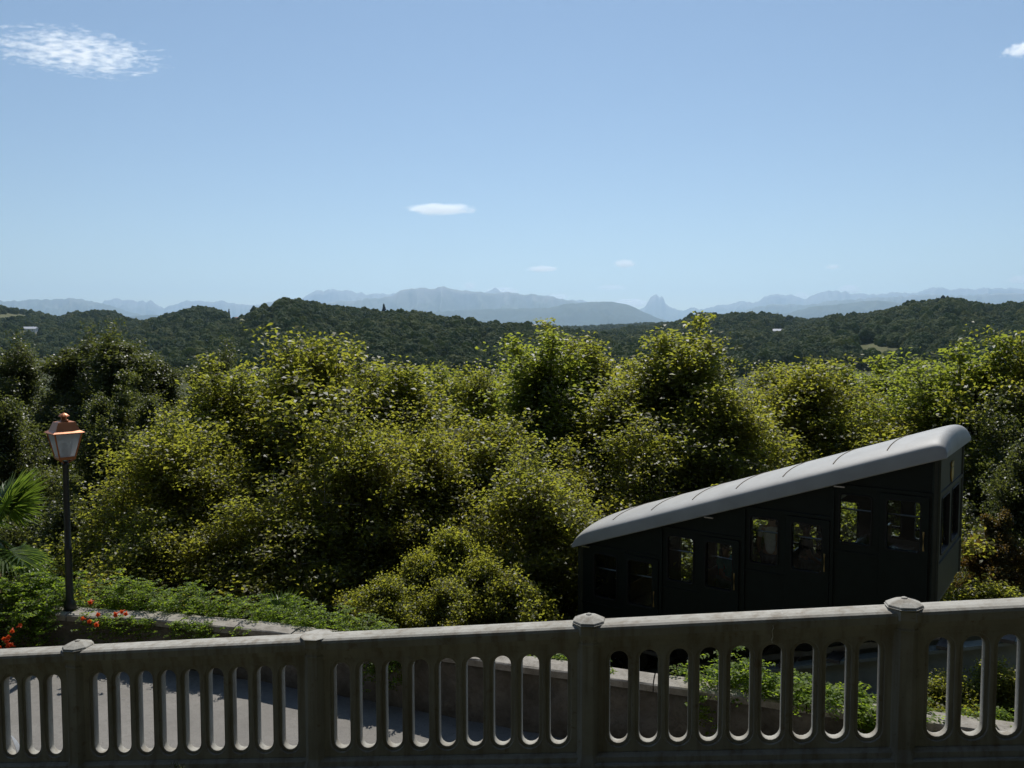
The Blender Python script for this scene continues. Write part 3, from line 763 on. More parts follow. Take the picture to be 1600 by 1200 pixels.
# panels side by side, one per compartment so each can carry its own step line
for side, yy in (("near", 0.0), ("far", CW)):
    for c in range(4):
        x0, x1 = CUT[c] + 0.0, CUT[c + 1]
        o = mobj("side_panel", plate("side_panel", [(x0, zb_(x0)), (x1, zb_(x1)), (x1, zt(x1) + 0.06), (x0, zt(x0) + 0.06)], [rrect(a, b, WZ[c][0] - (0.3 if side == 'far' else 0.0), WZ[c][1], 0.055) for a, b, q in WIN if q == c], 0.05, 0.0), M['green'], car)
        o.location = (0, yy, 0)
        s = -1 if side == "near" else 1
        # raised trims: belt under the windows, header over them, edge pilaster
        z0, z1 = WZ[c]
        for bx_ in ((x0 + 0.03, x1 - 0.01, 0.05, z1 + 0.10, z1 + 0.15), (x0 + 0.03, x1 - 0.01, 0.043, z0 - 0.16, z0 - 0.12), (x1 - 0.02, x1 + 0.03, 0.055, zb_(x1) + 0.03, zt(x1) - 0.05)):
            MB().box(bx_[0], bx_[1], *sorted((s * 0.025, s * bx_[2])), bx_[3], bx_[4]).build("trim_strip", M['green'], o)
for k, (a, b, c) in enumerate(WIN):
    z0, z1 = WZ[c]
    for yy, s in ((0.0, -1), (CW, 1)):
        z0 = WZ[c][0] - (0.3 if s > 0 else 0.0)
        door = None
        if k % 2 == 1:
            dz = zb_((a + b) / 2) + 0.12
            door = mobj("door", plate("door", rrect(a - 0.09, b + 0.11, dz, z1 + 0.085, 0.03), [rrect(a - 0.002, b + 0.002, z0 - 0.002, z1 + 0.002, 0.055)], 0.03, 0.004), M['green'], car)
            door.location = (0, yy + s * 0.04, 0)
            h = MB().tube([(b + 0.05, s * 0.055, z0 + 0.06), (b + 0.05, s * 0.06, z0 + 0.1), (b + 0.05, s * 0.06, z0 + 0.3), (b + 0.05, s * 0.055, z0 + 0.34)], 0.013, 8)
            h.build("door_handle", M['brass'], door)
        wn = mobj("window", plate("window", rrect(a - 0.012, b + 0.012, z0 - 0.012, z1 + 0.012, 0.06), [rrect(a + 0.012, b - 0.012, z0 + 0.012, z1 - 0.012, 0.05)], 0.075 if k % 2 == 0 else 0.115, 0.005), M['rubber'], car)
        wn.location = (0, yy, 0)
        pn = mobj("pane", plate("pane", rrect(a + 0.008, b - 0.008, z0 + 0.008, z1 - 0.008, 0.05), [], 0.004), M['glass'], wn)
# end walls with two windows each
for xx, cs, sgn in ((0.0, 0, -1), (CL, 3, 1)):
    z0, z1 = WZ[cs]; z0 -= 0.05; z1 += 0.03
    hs = [rrect(0.28, 0.98, z0, z1, 0.05), rrect(1.22, 1.92, z0, z1, 0.05)]
    Rz = Matrix.Translation((xx, 0, 0)) @ Matrix.Rotation(rad(90), 4, 'Z')
    me = plate("end_panel", [(-0.02, zb_(xx) + 0.005), (CW + 0.02, zb_(xx) + 0.005), (CW + 0.02, zt(xx) + 0.12), (-0.02, zt(xx) + 0.12)], hs, 0.06, 0.008); me.transform(Rz)
    ep = mobj("end_panel", me, M['green2'], car)
    for h0, h1 in ((0.28, 0.98), (1.22, 1.92)):
        me = plate("window", rrect(h0 - 0.015, h1 + 0.015, z0 - 0.015, z1 + 0.015, 0.06), [rrect(h0 + 0.012, h1 - 0.012, z0 + 0.012, z1 - 0.012, 0.05)], 0.085, 0.005); me.transform(Rz)
        wn = mobj("window", me, M['rubber'], car)
        me = plate("pane", rrect(h0 + 0.008, h1 - 0.008, z0 + 0.008, z1 - 0.008, 0.05), [], 0.004); me.transform(Rz)
        mobj("pane", me, M['glass'], wn)
    for za, zc in ((z1 + 0.07, z1 + 0.12), (z0 - 0.14, z0 - 0.09)):
        MB().box(*sorted((xx + sgn * 0.03, xx + sgn * 0.055)), 0.02, CW - 0.02, za, zc).build("trim_strip", M['green2'], ep)
    # corner pillars
    for yy in (0.0, CW):
        MB().lathe([(0.06, zb_(xx)), (0.06, zt(xx) + 0.05)], 8, rad(22.5), (xx, yy, 0)).build("corner_pillar", M['green2'], car)
# gold crest on the upper end wall
cz = -2.12
shield = [(-0.1, 0.08), (0.1, 0.08), (0.1, -0.03), (0.06, -0.1), (0.0, -0.145), (-0.06, -0.1), (-0.1, -0.03)]
me = plate("crest", [(1.1 + x, cz + z) for x, z in shield], [], 0.02, 0.004); me.transform(Matrix.Translation((CL + 0.042, 0, 0)) @ Matrix.Rotation(rad(90), 4, 'Z'))
cr = mobj("crest", me, M['gold'], car)
crown = [(-0.09, 0.095), (0.09, 0.095), (0.115, 0.18), (0.06, 0.135), (0.0, 0.195), (-0.06, 0.135), (-0.115, 0.18)]
me = plate("crest_crown", [(1.1 + x, cz + z) for x, z in crown], [], 0.02, 0.004); me.transform(Matrix.Translation((CL + 0.042, 0, 0)) @ Matrix.Rotation(rad(90), 4, 'Z'))
mobj("crest_crown", me, M['gold'], cr)
# roof: shell with vertical fascia, rounded crown, rounded ends
NX, NY = 90, 28; v, f = [], []
OX, OY = 0.14, 0.10
def roof_z(x, yn):
    xn = abs((x - CL / 2) / (CL / 2 + OX))
    e = max(0.0, 1 - xn ** (26 if x < CL / 2 else 46)) ** 0.5
    c = max(0.0, 1 - abs(yn) ** 2.6) ** 0.55
    return zt(x) + 0.185 * max(0.35, e) + 0.215 * c * e
for i in range(NX + 1):
    q = i / NX; q = 0.5 - 0.5 * math.cos(q * math.pi) if False else q
    x = -OX + (CL + 2 * OX) * (0.5 - 0.5 * math.copysign(abs(math.cos(q * math.pi)) ** 0.75, math.cos(q * math.pi)))
    row = [(x, -OY, zt(x) - 0.0), (x, -OY - 0.012, zt(x) - 0.012), (x, -OY - 0.022, zt(x) + 0.0)]
    for j in range(NY + 1):
        th = -1 + 2 * j / NY; yn = math.copysign(abs(math.sin(th * math.pi / 2)) ** 0.8, th)
        row.append((x, CW / 2 + yn * (CW / 2 + OY), roof_z(x, yn)))
    row += [(x, CW + OY + 0.022, zt(x)), (x, CW + OY + 0.012, zt(x) - 0.012), (x, CW + OY, zt(x))]
    v += row; W_ = len(row)
for i in range(NX):
    for j in range(W_):
        k2 = (j + 1) % W_
        f.append((i * W_ + j, (i + 1) * W_ + j, (i + 1) * W_ + k2, i * W_ + k2))
f.append(tuple(range(W_))); f.append(tuple(range(NX * W_, (NX + 1) * W_))[::-1])
roof = mobj("roof", pymesh("roof", v, f), M['roof'], car, True)
md = roof.modifiers.new("edges", 'EDGE_SPLIT'); md.split_angle = rad(42)
for k in range(7):
    x = 0.62 + 0.78 * k; rb_ = MB(); A, B_ = [], []
    ring = []
    for j in range(3, 34):
        th = -1 + 2 * j / 36; yn = th
        ring.append((x, CW / 2 + yn * (CW / 2 + OY), roof_z(x, yn)))
    rb_.tube(ring, 0.011, 5)
    rb_.build("roof_seam", M['seam'], roof)
for x in (0.1, 2.5, 4.6):
    MB().box(x, x + 0.16, -OY - 0.05, -OY - 0.005, zt(x) - 0.03, zt(x) - 0.012).build("gutter_bracket", M['rail'], roof)
# floors, steps, benches, partitions, ceiling
for c in range(4):
    x0, x1 = CUT[c], CUT[c + 1]; fz = WZ[c][0] - 0.82
    MB().box(x0 + 0.03, x1 - 0.03, 0.04, CW - 0.04, fz - 0.06, fz).build("floor", M['floor'], car)
    bn = MB().box(x0 + 0.42, x0 + 0.82, 0.75, CW - 0.12, fz + 0.38, fz + 0.42).box(x0 + 0.40, x0 + 0.44, 0.75, CW - 0.12, fz, fz + 0.78).box(x0 + 0.5, x0 + 0.78, 0.85, 0.9, fz, fz + 0.38).box(x0 + 0.5, x0 + 0.78, CW - 0.3, CW - 0.25, fz, fz + 0.38)
    bn.build("bench", M['bench'], car)
    if c: MB().box(x0 - 0.025, x0 + 0.025, 0.04, CW - 0.04, fz - 0.55, fz + 0.5).build("partition", M['interior'], car)
    if c: MB().box(x0 - 0.02, x0 + 0.02, 0.04, CW - 0.04, WZ[c][1] - 0.16, zt(x0) - 0.02).build("bulkhead", M['interior'], car)
    ins = MB().box(x0 + 0.03, x1 - 0.03, CW - 0.052, CW - 0.03, fz, WZ[c][0] - 0.33)
    ins.build("wall_lining", M['interior'], car)
    MB().tube([(x0 + 0.06, 0.16, WZ[c][0] + 0.5), (x1 - 0.06, 0.16, WZ[c][0] + 0.5)], 0.014, 6).build("grab_bar", M['rail'], car)
ce = MB().add([(0.05, 0.04, zt(0.05)), (CL - 0.05, 0.04, zt(CL - 0.05)), (CL - 0.05, CW - 0.04, zt(CL - 0.05)), (0.05, CW - 0.04, zt(0.05))], [(0, 1, 2, 3)])
ce.build("ceiling", M['interior'], car)
# underframe and wheels
def slab(x0, x1, y0, y1, off, h):
    return MB().add([(x, y, zb_(x) + off + d) for x in (x0, x1) for y in (y0, y1) for d in (0, h)], [(0, 1, 3, 2), (4, 6, 7, 5), (0, 4, 5, 1), (2, 3, 7, 6), (0, 2, 6, 4), (1, 5, 7, 3)])
for y0 in (0.35, CW - 0.55): slab(0.1, CL - 0.1, y0, y0 + 0.2, -0.24, 0.24).build("chassis_beam", M['steel'], car)
slab(0.02, CL - 0.02, 0.03, CW - 0.03, -0.02, 0.04).build("underfloor", M['steel'], car)
for x in (0.9, 2.0, 4.0, 5.1):
    for y0 in (0.45, CW - 0.6):
        Rx = Matrix.Translation((x, y0, zb_(x) - 0.3)) @ Matrix.Rotation(rad(-90), 4, 'X')
        me = MB().lathe([(0.05, -0.02), (0.24, -0.01), (0.27, 0.0), (0.27, 0.03), (0.235, 0.035), (0.235, 0.13), (0.19, 0.135), (0.16, 0.09), (0.05, 0.12)], 24).mesh("wheel"); me.transform(Rx)
        mobj("wheel", me, M['steel'], car, True)

# ------------------------------------------------------------------ viaduct of the funicular
via = empty("funicular_viaduct", (CX, CY, -9.5), rad(-36))
tag(via, "grey green steel viaduct girder carrying the sloping funicular track", "viaduct")
XA, XB = -16.0, 9.0
def zr(x): return zb_(x) - 0.57                                  # rail head
def beam(name, y0, y1, top, bot, mat, xa=XA, xb=XB, par=via):
    o = MB().add([(x, y, zr(x) + d + 9.5) for x in (xa, xb) for y in (y0, y1) for d in (bot, top)], [(0, 1, 3, 2), (4, 6, 7, 5), (0, 4, 5, 1), (2, 3, 7, 6), (0, 2, 6, 4), (1, 5, 7, 3)]).build(name, mat, par); return o
for y0 in (0.22, CW - 0.34):
    gd = beam("girder", y0, y0 + 0.1, -0.2, -0.72, M['girder'])
    beam("flange", y0 - 0.1, y0 + 0.2, -0.15, -0.2, M['girder'], par=gd); beam("flange", y0 - 0.1, y0 + 0.2, -0.77, -0.72, M['girder'], par=gd)
for y0 in (0.5, CW - 0.56): beam("rail", y0, y0 + 0.06, 0.0, -0.1, M['rail'])
for k in range(32):
    x = XA + 0.3 + k * 0.78
    slab_ = MB().box(x - 0.1, x + 0.1, 0.1, CW - 0.1, zr(x) - 0.15 + 9.5, zr(x) - 0.1 + 9.5).build("sleeper", M['wood'], via)
for x in (-12.0, -5.0, 2.0, 8.6):
    for y0 in (0.2, CW - 0.4):
        MB().box(x - 0.15, x + 0.15, y0, y0 + 0.22, -5 if x < 0 else -3, zr(x) - 0.78 + 9.5).build("pier", M['girder'], via)

# ------------------------------------------------------------------ foliage
def unit(v): return v / np.maximum(np.linalg.norm(v, axis=-1, keepdims=True), 1e-6)

def leaf_mesh(name, pos, nrm, size, tint, mat, r, aspect=0.62, fold=0.18, droop=0.0):
    """one folded four-cornered leaf per position"""
    n = len(pos)
    t = unit(np.cross(nrm, r.normal(size=(n, 3))))
    t[:, 2] -= droop; t = unit(t)
    b = unit(np.cross(nrm, t)); nn = np.cross(t, b)
    s = size[:, None]
    base = pos - t * s * 0.5
    tip = pos + t * s * 0.5 - nn * s * 0.10
    l = pos - t * s * 0.06 + b * s * aspect * 0.5 + nn * s * fold
    q = pos - t * s * 0.06 - b * s * aspect * 0.5 + nn * s * fold
    v = np.stack([base, q, tip, l], 1).reshape(-1, 3)
    me = npmesh(name, v, np.arange(4 * n).reshape(n, 4))
    at = me.attributes.new("tint", 'FLOAT', 'FACE'); at.data.foreach_set("value", np.clip(tint, 0, 1).astype(np.float32))
    me.materials.append(mat)
    return me

def make_tree(seed, height, radius, n_limbs, n_sec, n_cl, per, leaf, mat, low=0.0, tint_base=0.4, spread=0.2, up=0.55, taper=0.55, leaders=3):
    """crown grown limb by limb: limbs -> side branches -> twig clusters -> leaves; z=0 at the crown's foot"""
    r = np.random.default_rng(seed)
    th = 0.045 * radius
    lb = MB(); C, Ct, Cd, Cs = [], [], [], []
    lean = [(r.uniform(-0.25, 0.25) * radius * 0.5, r.uniform(-0.25, 0.25) * radius * 0.5) for _ in range(4)]
    def axis(h): return np.array([lean[0][0] * h + lean[1][0] * math.sin(h * 5), lean[0][1] * h + lean[1][1] * math.sin(h * 4), height * h])
    for k in range(n_limbs + leaders):
        h = low + (0.86 - low) * (k + r.uniform(0, 1)) / n_limbs
        a = k * 2.399 + r.uniform(-0.6, 0.6)
        el = rad(r.uniform(8, 40) + 45 * up * h)
        L = radius * (1.12 - taper * h) * r.uniform(0.72, 1.2)
        if h > 0.66: el = rad(r.uniform(50, 88)); L = radius * r.uniform(0.35, 0.85)
        if k >= n_limbs: h = 0.74; el = rad(r.uniform(74, 88)); L = radius * r.uniform(0.75, 1.15)
        d = np.array([math.cos(a) * math.cos(el), math.sin(a) * math.cos(el), math.sin(el)])
        if k < n_limbs: L *= 0.86 + 0.42 * float(vnoise(np.array([d[0] * 1.5 + seed]), np.array([d[1] * 1.5 + h * 2.2]), np.array([h * 3.0 + seed * 0.7]), seed=seed)[0])
        st = axis(h)
        curl = r.uniform(-0.12, 0.22) * L
        def limb(t): return st + d * L * t + np.array([0, 0, curl * t * t])
        lb.tube([limb(0), limb(0.35), limb(0.7), limb(1.0)], [th * 0.3, th * 0.22, th * 0.13, th * 0.05], 5)
        lt = tint_base + r.normal(0, 0.10)
        lead = k >= n_limbs; ns = n_sec * 2 if lead else n_sec
        for q in range(ns):
            t0 = (0.2 if lead else 0.46) + (0.8 if lead else 0.54) * (q + r.random()) / ns
            s0 = limb(t0)
            sd = d * 0.45 + r.normal(0, 0.62, 3) + np.array([0, 0, 0.22]); sd /= np.linalg.norm(sd)
            sl = radius * r.uniform(0.2, 0.4) * (1.2 - 0.45 * t0) * (0.5 * (1.25 - 0.7 * t0) if lead else 1.0)
            e = s0 + sd * sl
            lb.tube([s0, e], [th * 0.09, th * 0.04], 3)
            m = max(3, int(n_cl * r.uniform(0.7, 1.3)))
            tt = r.uniform(0.15, 1.12, m)
            pts = s0 + sd * (sl * tt)[:, None] + r.normal(0, 0.07 * radius / 2.5, (m, 3))
            Cs.append(np.full(m, spread * (0.45 if lead else 1.0 - 0.3 * t0))); C.append(pts); Cd.append(np.repeat(d[None], m, 0)); Ct.append(lt + 0.16 * (t0 - 0.6) + 0.1 * r.normal(size=m))
    Cs = np.concatenate(Cs); C, Cd, Ct = np.concatenate(C), np.concatenate(Cd), np.concatenate(Ct)
    nC = len(C); k = np.repeat(np.arange(nC), per); n = len(k)
    pos = C[k] + np.clip(r.normal(0, 1, (n, 3)), -1.9, 1.9) * Cs[k][:, None] * np.array([1, 1, 0.75])
    nrm = unit(Cd[k] * 0.3 + np.array([0, 0, 0.7]) + r.normal(0, 0.62, (n, 3)))
    size = leaf * r.uniform(0.55, 1.25, n)
    crown = leaf_mesh("crown", pos, nrm, size, Ct[k] + r.normal(0, 0.13, n), mat, r, droop=0.25)
    crown["top"] = float(np.percentile(pos[:, 2], 99.92)); crown["rad"] = float(np.percentile(np.hypot(pos[:, 0], pos[:, 1]), 96))
    wd = MB()
    pts = [axis(h) for h in (0, 0.25, 0.5, 0.7, 0.86)]
    wd.tube([(0, 0, -14), (0.1, 0.05, -6)] + pts, [th * 2.6, th * 2.1, th * 1.8, th * 1.3, th * 0.9, th * 0.5, th * 0.2], 10)
    tr = wd.mesh("trunk"); tr.materials.append(M['bark'])
    lm = lb.mesh("limbs"); lm.materials.append(M['bark'])
    return crown, tr, lm

M['leaf_plane'] = mat_leaf("plane_leaf", (0.054, 0.074, 0.019), (0.10, 0.116, 0.024), (0.18, 0.15, 0.03), 0.61, (0.54, 0.56, 0.06), 0.46, 0.45)
M['leaf_dark'] = mat_leaf("evergreen_leaf", (0.026, 0.037, 0.015), (0.046, 0.06, 0.02), (0.09, 0.1, 0.028), 0.42, (0.26, 0.3, 0.05), 0.45, 0.45)
M['leaf_green'] = mat_leaf("fresh_green_leaf", (0.05, 0.076, 0.019), (0.094, 0.12, 0.025), (0.155, 0.165, 0.032), 0.61, (0.5, 0.58, 0.06), 0.46, 0.45)
M['leaf_red'] = mat_leaf("reddening_leaf", (0.05, 0.06, 0.015), (0.10, 0.055, 0.018), (0.17, 0.06, 0.025), 0.45, (0.3, 0.2, 0.04), 0.5, 0.35)
M['leaf_vine'] = mat_leaf("trumpet_vine_leaf", (0.04, 0.075, 0.012), (0.085, 0.14, 0.02), (0.15, 0.2, 0.03), 0.55, (0.42, 0.58, 0.04), 0.55, 0.25)

KINDS = {
    'p1': make_tree(101, 8.0, 3.0, 84, 10, 7, 9, 0.115, M['leaf_plane'], tint_base=0.40, spread=0.24, taper=0.35, leaders=1),
    'p2': make_tree(102, 8.0, 2.9, 80, 10, 7, 10, 0.108, M['leaf_plane'], tint_base=0.36, up=0.9, spread=0.24, leaders=6),
    'p3': make_tree(103, 7.0, 3.1, 90, 10, 7, 9, 0.11, M['leaf_plane'], tint_base=0.5, taper=0.2, spread=0.24, leaders=0),
    'g1': make_tree(104, 8.0, 3.0, 80, 10, 7, 10, 0.112, M['leaf_green'], tint_base=0.42, taper=0.5, spread=0.24, leaders=6),
    'd1': make_tree(105, 8.0, 2.4, 60, 9, 7, 26, 0.09, M['leaf_dark'], tint_base=0.38, up=0.8, taper=0.45),
    'd2': make_tree(106, 7.0, 2.9, 58, 9, 7, 26, 0.09, M['leaf_dark'], tint_base=0.5, taper=0.3),
    'b1': make_tree(107, 2.4, 1.5, 36, 8, 6, 16, 0.09, M['leaf_plane'], tint_base=0.42, spread=0.17, taper=0.2, leaders=0),
    'r1': make_tree(108, 2.6, 1.4, 26, 7, 6, 22, 0.09, M['leaf_red'], tint_base=0.16, spread=0.15, taper=0.3),
}
def plant(name, kind, px, py_top, D, height, width, label, cat, group, rz=None, trunk=True):
    """top of the crown at a given bearing and distance; height and crown width in metres"""
    crown, tr, lm = KINDS[kind]
    top = P(px, py_top, D)
    s = height / crown["top"]; sxy = width / (2 * crown["rad"])
    o = empty(name, (top.x, top.y, top.z - height))
    o.rotation_euler = (0, 0, random.uniform(0, 6.28) if rz is None else rz)
    for nm, me in (("trunk", tr), ("limbs", lm), ("crown", crown)):
        c = link(bpy.data.objects.new(nm, me), o); c.scale = (sxy, sxy, s)
    return tag(o, label, cat, group)

G_T = "leafy trees below the terrace"
TREES = [
    # kind, px, py of the top, distance, crown height, crown width, label
    ('p1', 488, 520, 20.5, 8.6, 6.0, "tall olive green plane tree whose top stands left of centre"),
    ('p3', 268, 640, 17.6, 5.6, 4.4, "low yellow green plane tree right of the street lamp"),
    ('p2', 385, 560, 21.5, 7.0, 4.6, "olive plane tree between the dark evergreens and the tall left crown"),
    ('p2', 636, 545, 22.0, 8.2, 6.0, "olive plane tree just right of the tall left crown"),
    ('p3', 560, 640, 17.5, 6.2, 4.6, "broad yellowish plane tree rising over the small palm"),
    ('p1', 745, 572, 27.0, 8.0, 5.0, "shadowed plane tree in the dip left of the middle crowns"),
    ('g1', 862, 522, 24.0, 8.6, 5.8, "pointed crown that is leftmost of the three tall middle trees"),
    ('p2', 928, 508, 25.5, 9.0, 5.8, "pointed crown that is the middle one of the three tall middle trees"),
    ('p2', 1030, 498, 22.5, 8.8, 5.6, "tallest narrow crown, below the fang shaped peak"),
    ('p1', 985, 590, 22.5, 6.5, 5.4, "plane tree in front of the three tall middle crowns"),
    ('p3', 835, 700, 17.2, 5.4, 4.2, "yellow tinged plane tree left of the car's lower end"),
    ('p1', 1040, 690, 22.0, 6.0, 4.6, "yellow tinged plane tree over the lower half of the car roof"),
    ('d2', 1140, 566, 26.5, 8.0, 4.4, "dark crown in shade right of the tallest narrow crown"),
    ('p1', 1275, 562, 25.0, 8.0, 6.2, "dense green tree over the middle of the car roof"),
    ('p3', 1190, 650, 23.0, 6.0, 4.6, "sunlit plane tree against the car roof's middle"),
    ('g1', 1385, 560, 28.0, 8.0, 5.6, "green tree in front of the dry hillside meadow"),
    ('p2', 1330, 640, 23.0, 6.2, 4.4, "plane tree over the upper half of the car roof"),
    ('g1', 1465, 600, 25.0, 7.4, 5.0, "bright green tree above the upper end of the car"),
    ('g1', 1536, 530, 23.0, 8.8, 6.0, "tall green tree near the right edge"),
    ('p1', 1625, 520, 22.0, 9.0, 5.0, "green tree cut by the right edge at the skyline"),
    ('d2', 1590, 650, 17.5, 6.8, 3.8, "shaded tree with darkened leaf colour right of the car's upper end"),  # evergreen leaf kind stands in for shade on this foliage
    ('d1', 22, 530, 32.0, 8.0, 4.4, "dark evergreen at the left edge of the skyline row"),
    ('d1', 104, 520, 31.0, 8.5, 4.6, "dark evergreen above the street lamp"),
    ('d1', 192, 513, 29.0, 8.5, 5.2, "largest dark evergreen of the left skyline row"),
    ('d1', 262, 545, 31.0, 7.5, 3.6, "dark evergreen right of the largest one in the left skyline row"),
    ('d1', 318, 540, 30.0, 7.5, 3.4, "narrow dark evergreen that ends the left skyline row"),
    ('d2', 30, 590, 22.0, 7.4, 4.8, "grey green evergreen behind the fan palm"),
    ('d2', 140, 585, 21.0, 7.4, 4.6, "grey green evergreen directly behind the street lamp"),
    ('d2', 235, 590, 23.0, 7.0, 4.2, "grey green evergreen between the lamp and the yellow green tree"),
    # second rank that closes the gaps behind
    ('g1', 420, 580, 36.0, 8.0, 6.0, "tree behind the dip right of the narrow evergreen"),
    ('p1', 575, 575, 38.0, 8.0, 6.0, "tree behind the two tall left crowns"),
    ('g1', 700, 573, 40.0, 8.0, 6.5, "tree behind the dip in front of the wooded hill"),
    ('p2', 800, 566, 38.0, 8.0, 6.0, "tree behind the dip left of the middle crowns"),
    ('p1', 1000, 560, 38.0, 8.0, 6.5, "tree seen in the gap left of the tallest narrow crown"),
    ('d2', 1120, 560, 40.0, 8.0, 6.5, "dark tree far behind the right side of the tallest crown"),
    ('p1', 1215, 568, 38.0, 8.0, 6.0, "tree behind the dip right of the dark middle crown"),
    ('g1', 1330, 572, 39.0, 8.0, 6.5, "tree behind the dip left of the meadow tree"),
    ('g1', 1455, 572, 38.0, 8.0, 6.0, "tree behind the dip right of the meadow tree"),
    # under-storey that fills the slope
    ('d2', 90, 760, 17.5, 6.0, 4.6, "dark shrubby evergreen low behind the lamp post"),
    ('d1', 330, 760, 20.0, 6.5, 5.0, "shaded tree low behind the yellow green plane tree"),
    ('p3', 440, 750, 16.5, 5.0, 4.4, "olive plane tree low over the vine covered wall"),
    ('p2', 690, 690, 20.0, 7.0, 5.2, "shaded plane tree between the left and middle crowns"),
    ('p1', 935, 720, 25.5, 6.5, 4.6, "shady tree low behind the car's lower end"),
    ('p3', 872, 800, 17.4, 5.5, 3.2, "plane tree low against the car's lower end"),
    ('p3', 1400, 680, 22.5, 7.0, 5.0, "olive tree seen through the car's upper windows"),
    ('p3', 1200, 740, 23.5, 7.0, 5.4, "olive tree seen through the car's middle windows"),
    ('p1', 1125, 600, 21.0, 6.2, 4.6, "sunlit plane tree below the dark middle crown and above the car roof"),
    ('p3', 1010, 655, 20.3, 5.6, 4.4, "low sunlit plane tree beneath the tallest crown left of the car roof"),
    ('p1', 345, 650, 20.0, 6.4, 4.6, "olive plane tree between the low yellow green tree and the tall left crown"),
    ('p3', 655, 640, 19.0, 6.2, 4.4, "broad olive plane tree right of the yellowish tree over the small palm"),
    ('p1', 760, 650, 20.5, 6.4, 4.8, "olive plane tree below the dip left of the middle crowns"),
    ('p3', 350, 790, 16.2, 4.6, 3.6, "low dark olive tree behind the vine covered coping"),
    ('p3', 225, 800, 16.0, 4.4, 3.4, "low olive tree close right of the lamp post"),
    ('d1', 1640, 640, 19.5, 8.0, 4.0, "dark tree at the right edge above the red shrub"),
]
for kd, px, py, D, hh, ww, lab in TREES:
    plant("leafy_tree" if kd[0] in 'pg' else "evergreen_tree", kd, px, py, D, hh, ww * (1.18 if kd[0] in 'pg' else 1.0), lab, "tree", G_T)
G_S = "shrubs on the slope"
for kd, px, py, D, hh, ww, lab in [
        ('b1', 705, 820, 15.8, 2.6, 2.1, "tallest yellowish shrub behind the middle of the balustrade"),
        ('b1', 752, 868, 15.0, 2.0, 1.8, "yellowish shrub right of the tallest middle shrub"),
        ('b1', 655, 862, 15.2, 2.0, 1.7, "yellowish shrub left of the tallest middle shrub"),
        ('b1', 702, 905, 14.4, 1.5, 1.6, "low yellowish shrub in front of the tallest middle shrub"),
        ('b1', 600, 900, 14.2, 1.6, 1.7, "small yellowish shrub leftmost of the middle cluster by the wall"),
        ('b1', 800, 890, 15.0, 2.2, 2.2, "olive shrub rightmost of the middle cluster near the car"),
        ('b1', 960, 835, 18.6, 2.8, 3.4, "sunlit shrub seen through the car's lowest windows"),
        ('b1', 1062, 815, 18.2, 2.8, 3.4, "sunlit shrub seen through the second pair of car windows"),
        ('b1', 1165, 795, 17.6, 2.8, 3.4, "sunlit shrub seen through the third pair of car windows"),
        ('b1', 1275, 765, 17.0, 2.8, 3.2, "sunlit shrub seen through the uppermost fixed window"),
        ('b1', 1385, 740, 16.4, 2.8, 3.0, "sunlit shrub seen through the uppermost door window"),
        ('r1', 1560, 800, 16.2, 2.2, 1.5, "shrub with reddening leaves right of the car"),
        ('b1', 1548, 905, 14.6, 1.8, 2.2, "bright yellow green shrub under the red leaved shrub"),
        ('b1', 1566, 1036, 10.35, 1.25, 1.5, "leafy shrub seen through the openings at the right edge"),
        ('b1', 1475, 1052, 10.5, 1.1, 1.3, "leafy shrub seen through the openings beside the right post")]:
    plant("shrub", kd, px, py, D, hh, ww, lab, "shrub", G_S)

# ------------------------------------------------------------------ trumpet vines on the wall
M['stem'] = simple("vine_stem", (0.09, 0.07, 0.035), 0.8)
M['flower'] = mat_leaf("trumpet_flower", (0.5, 0.07, 0.02), (0.62, 0.10, 0.03), (0.7, 0.16, 0.05), 0.3, (0.8, 0.16, 0.04), 0.5, 0.3)
pts = []
NF = 10
prof_f = [(0.006, 0.0), (0.008, 0.02), (0.013, 0.05), (0.016, 0.062)]
fv, ff = [], []
for r_0, z in prof_f: fv += [(r_0 * math.cos(2 * math.pi * k / NF), r_0 * math.sin(2 * math.pi * k / NF), z) for k in range(NF)]
fv += [((0.034 if k % 2 == 0 else 0.024) * math.cos(2 * math.pi * k / NF), (0.034 if k % 2 == 0 else 0.024) * math.sin(2 * math.pi * k / NF), 0.07) for k in range(NF)]
for i in range(4):
    for k in range(NF): ff.append((i * NF + k, i * NF + (k + 1) % NF, (i + 1) * NF + (k + 1) % NF, (i + 1) * NF + k))
FLOWER = pymesh("flower", fv, ff); FLOWER.materials.append(M['flower'])

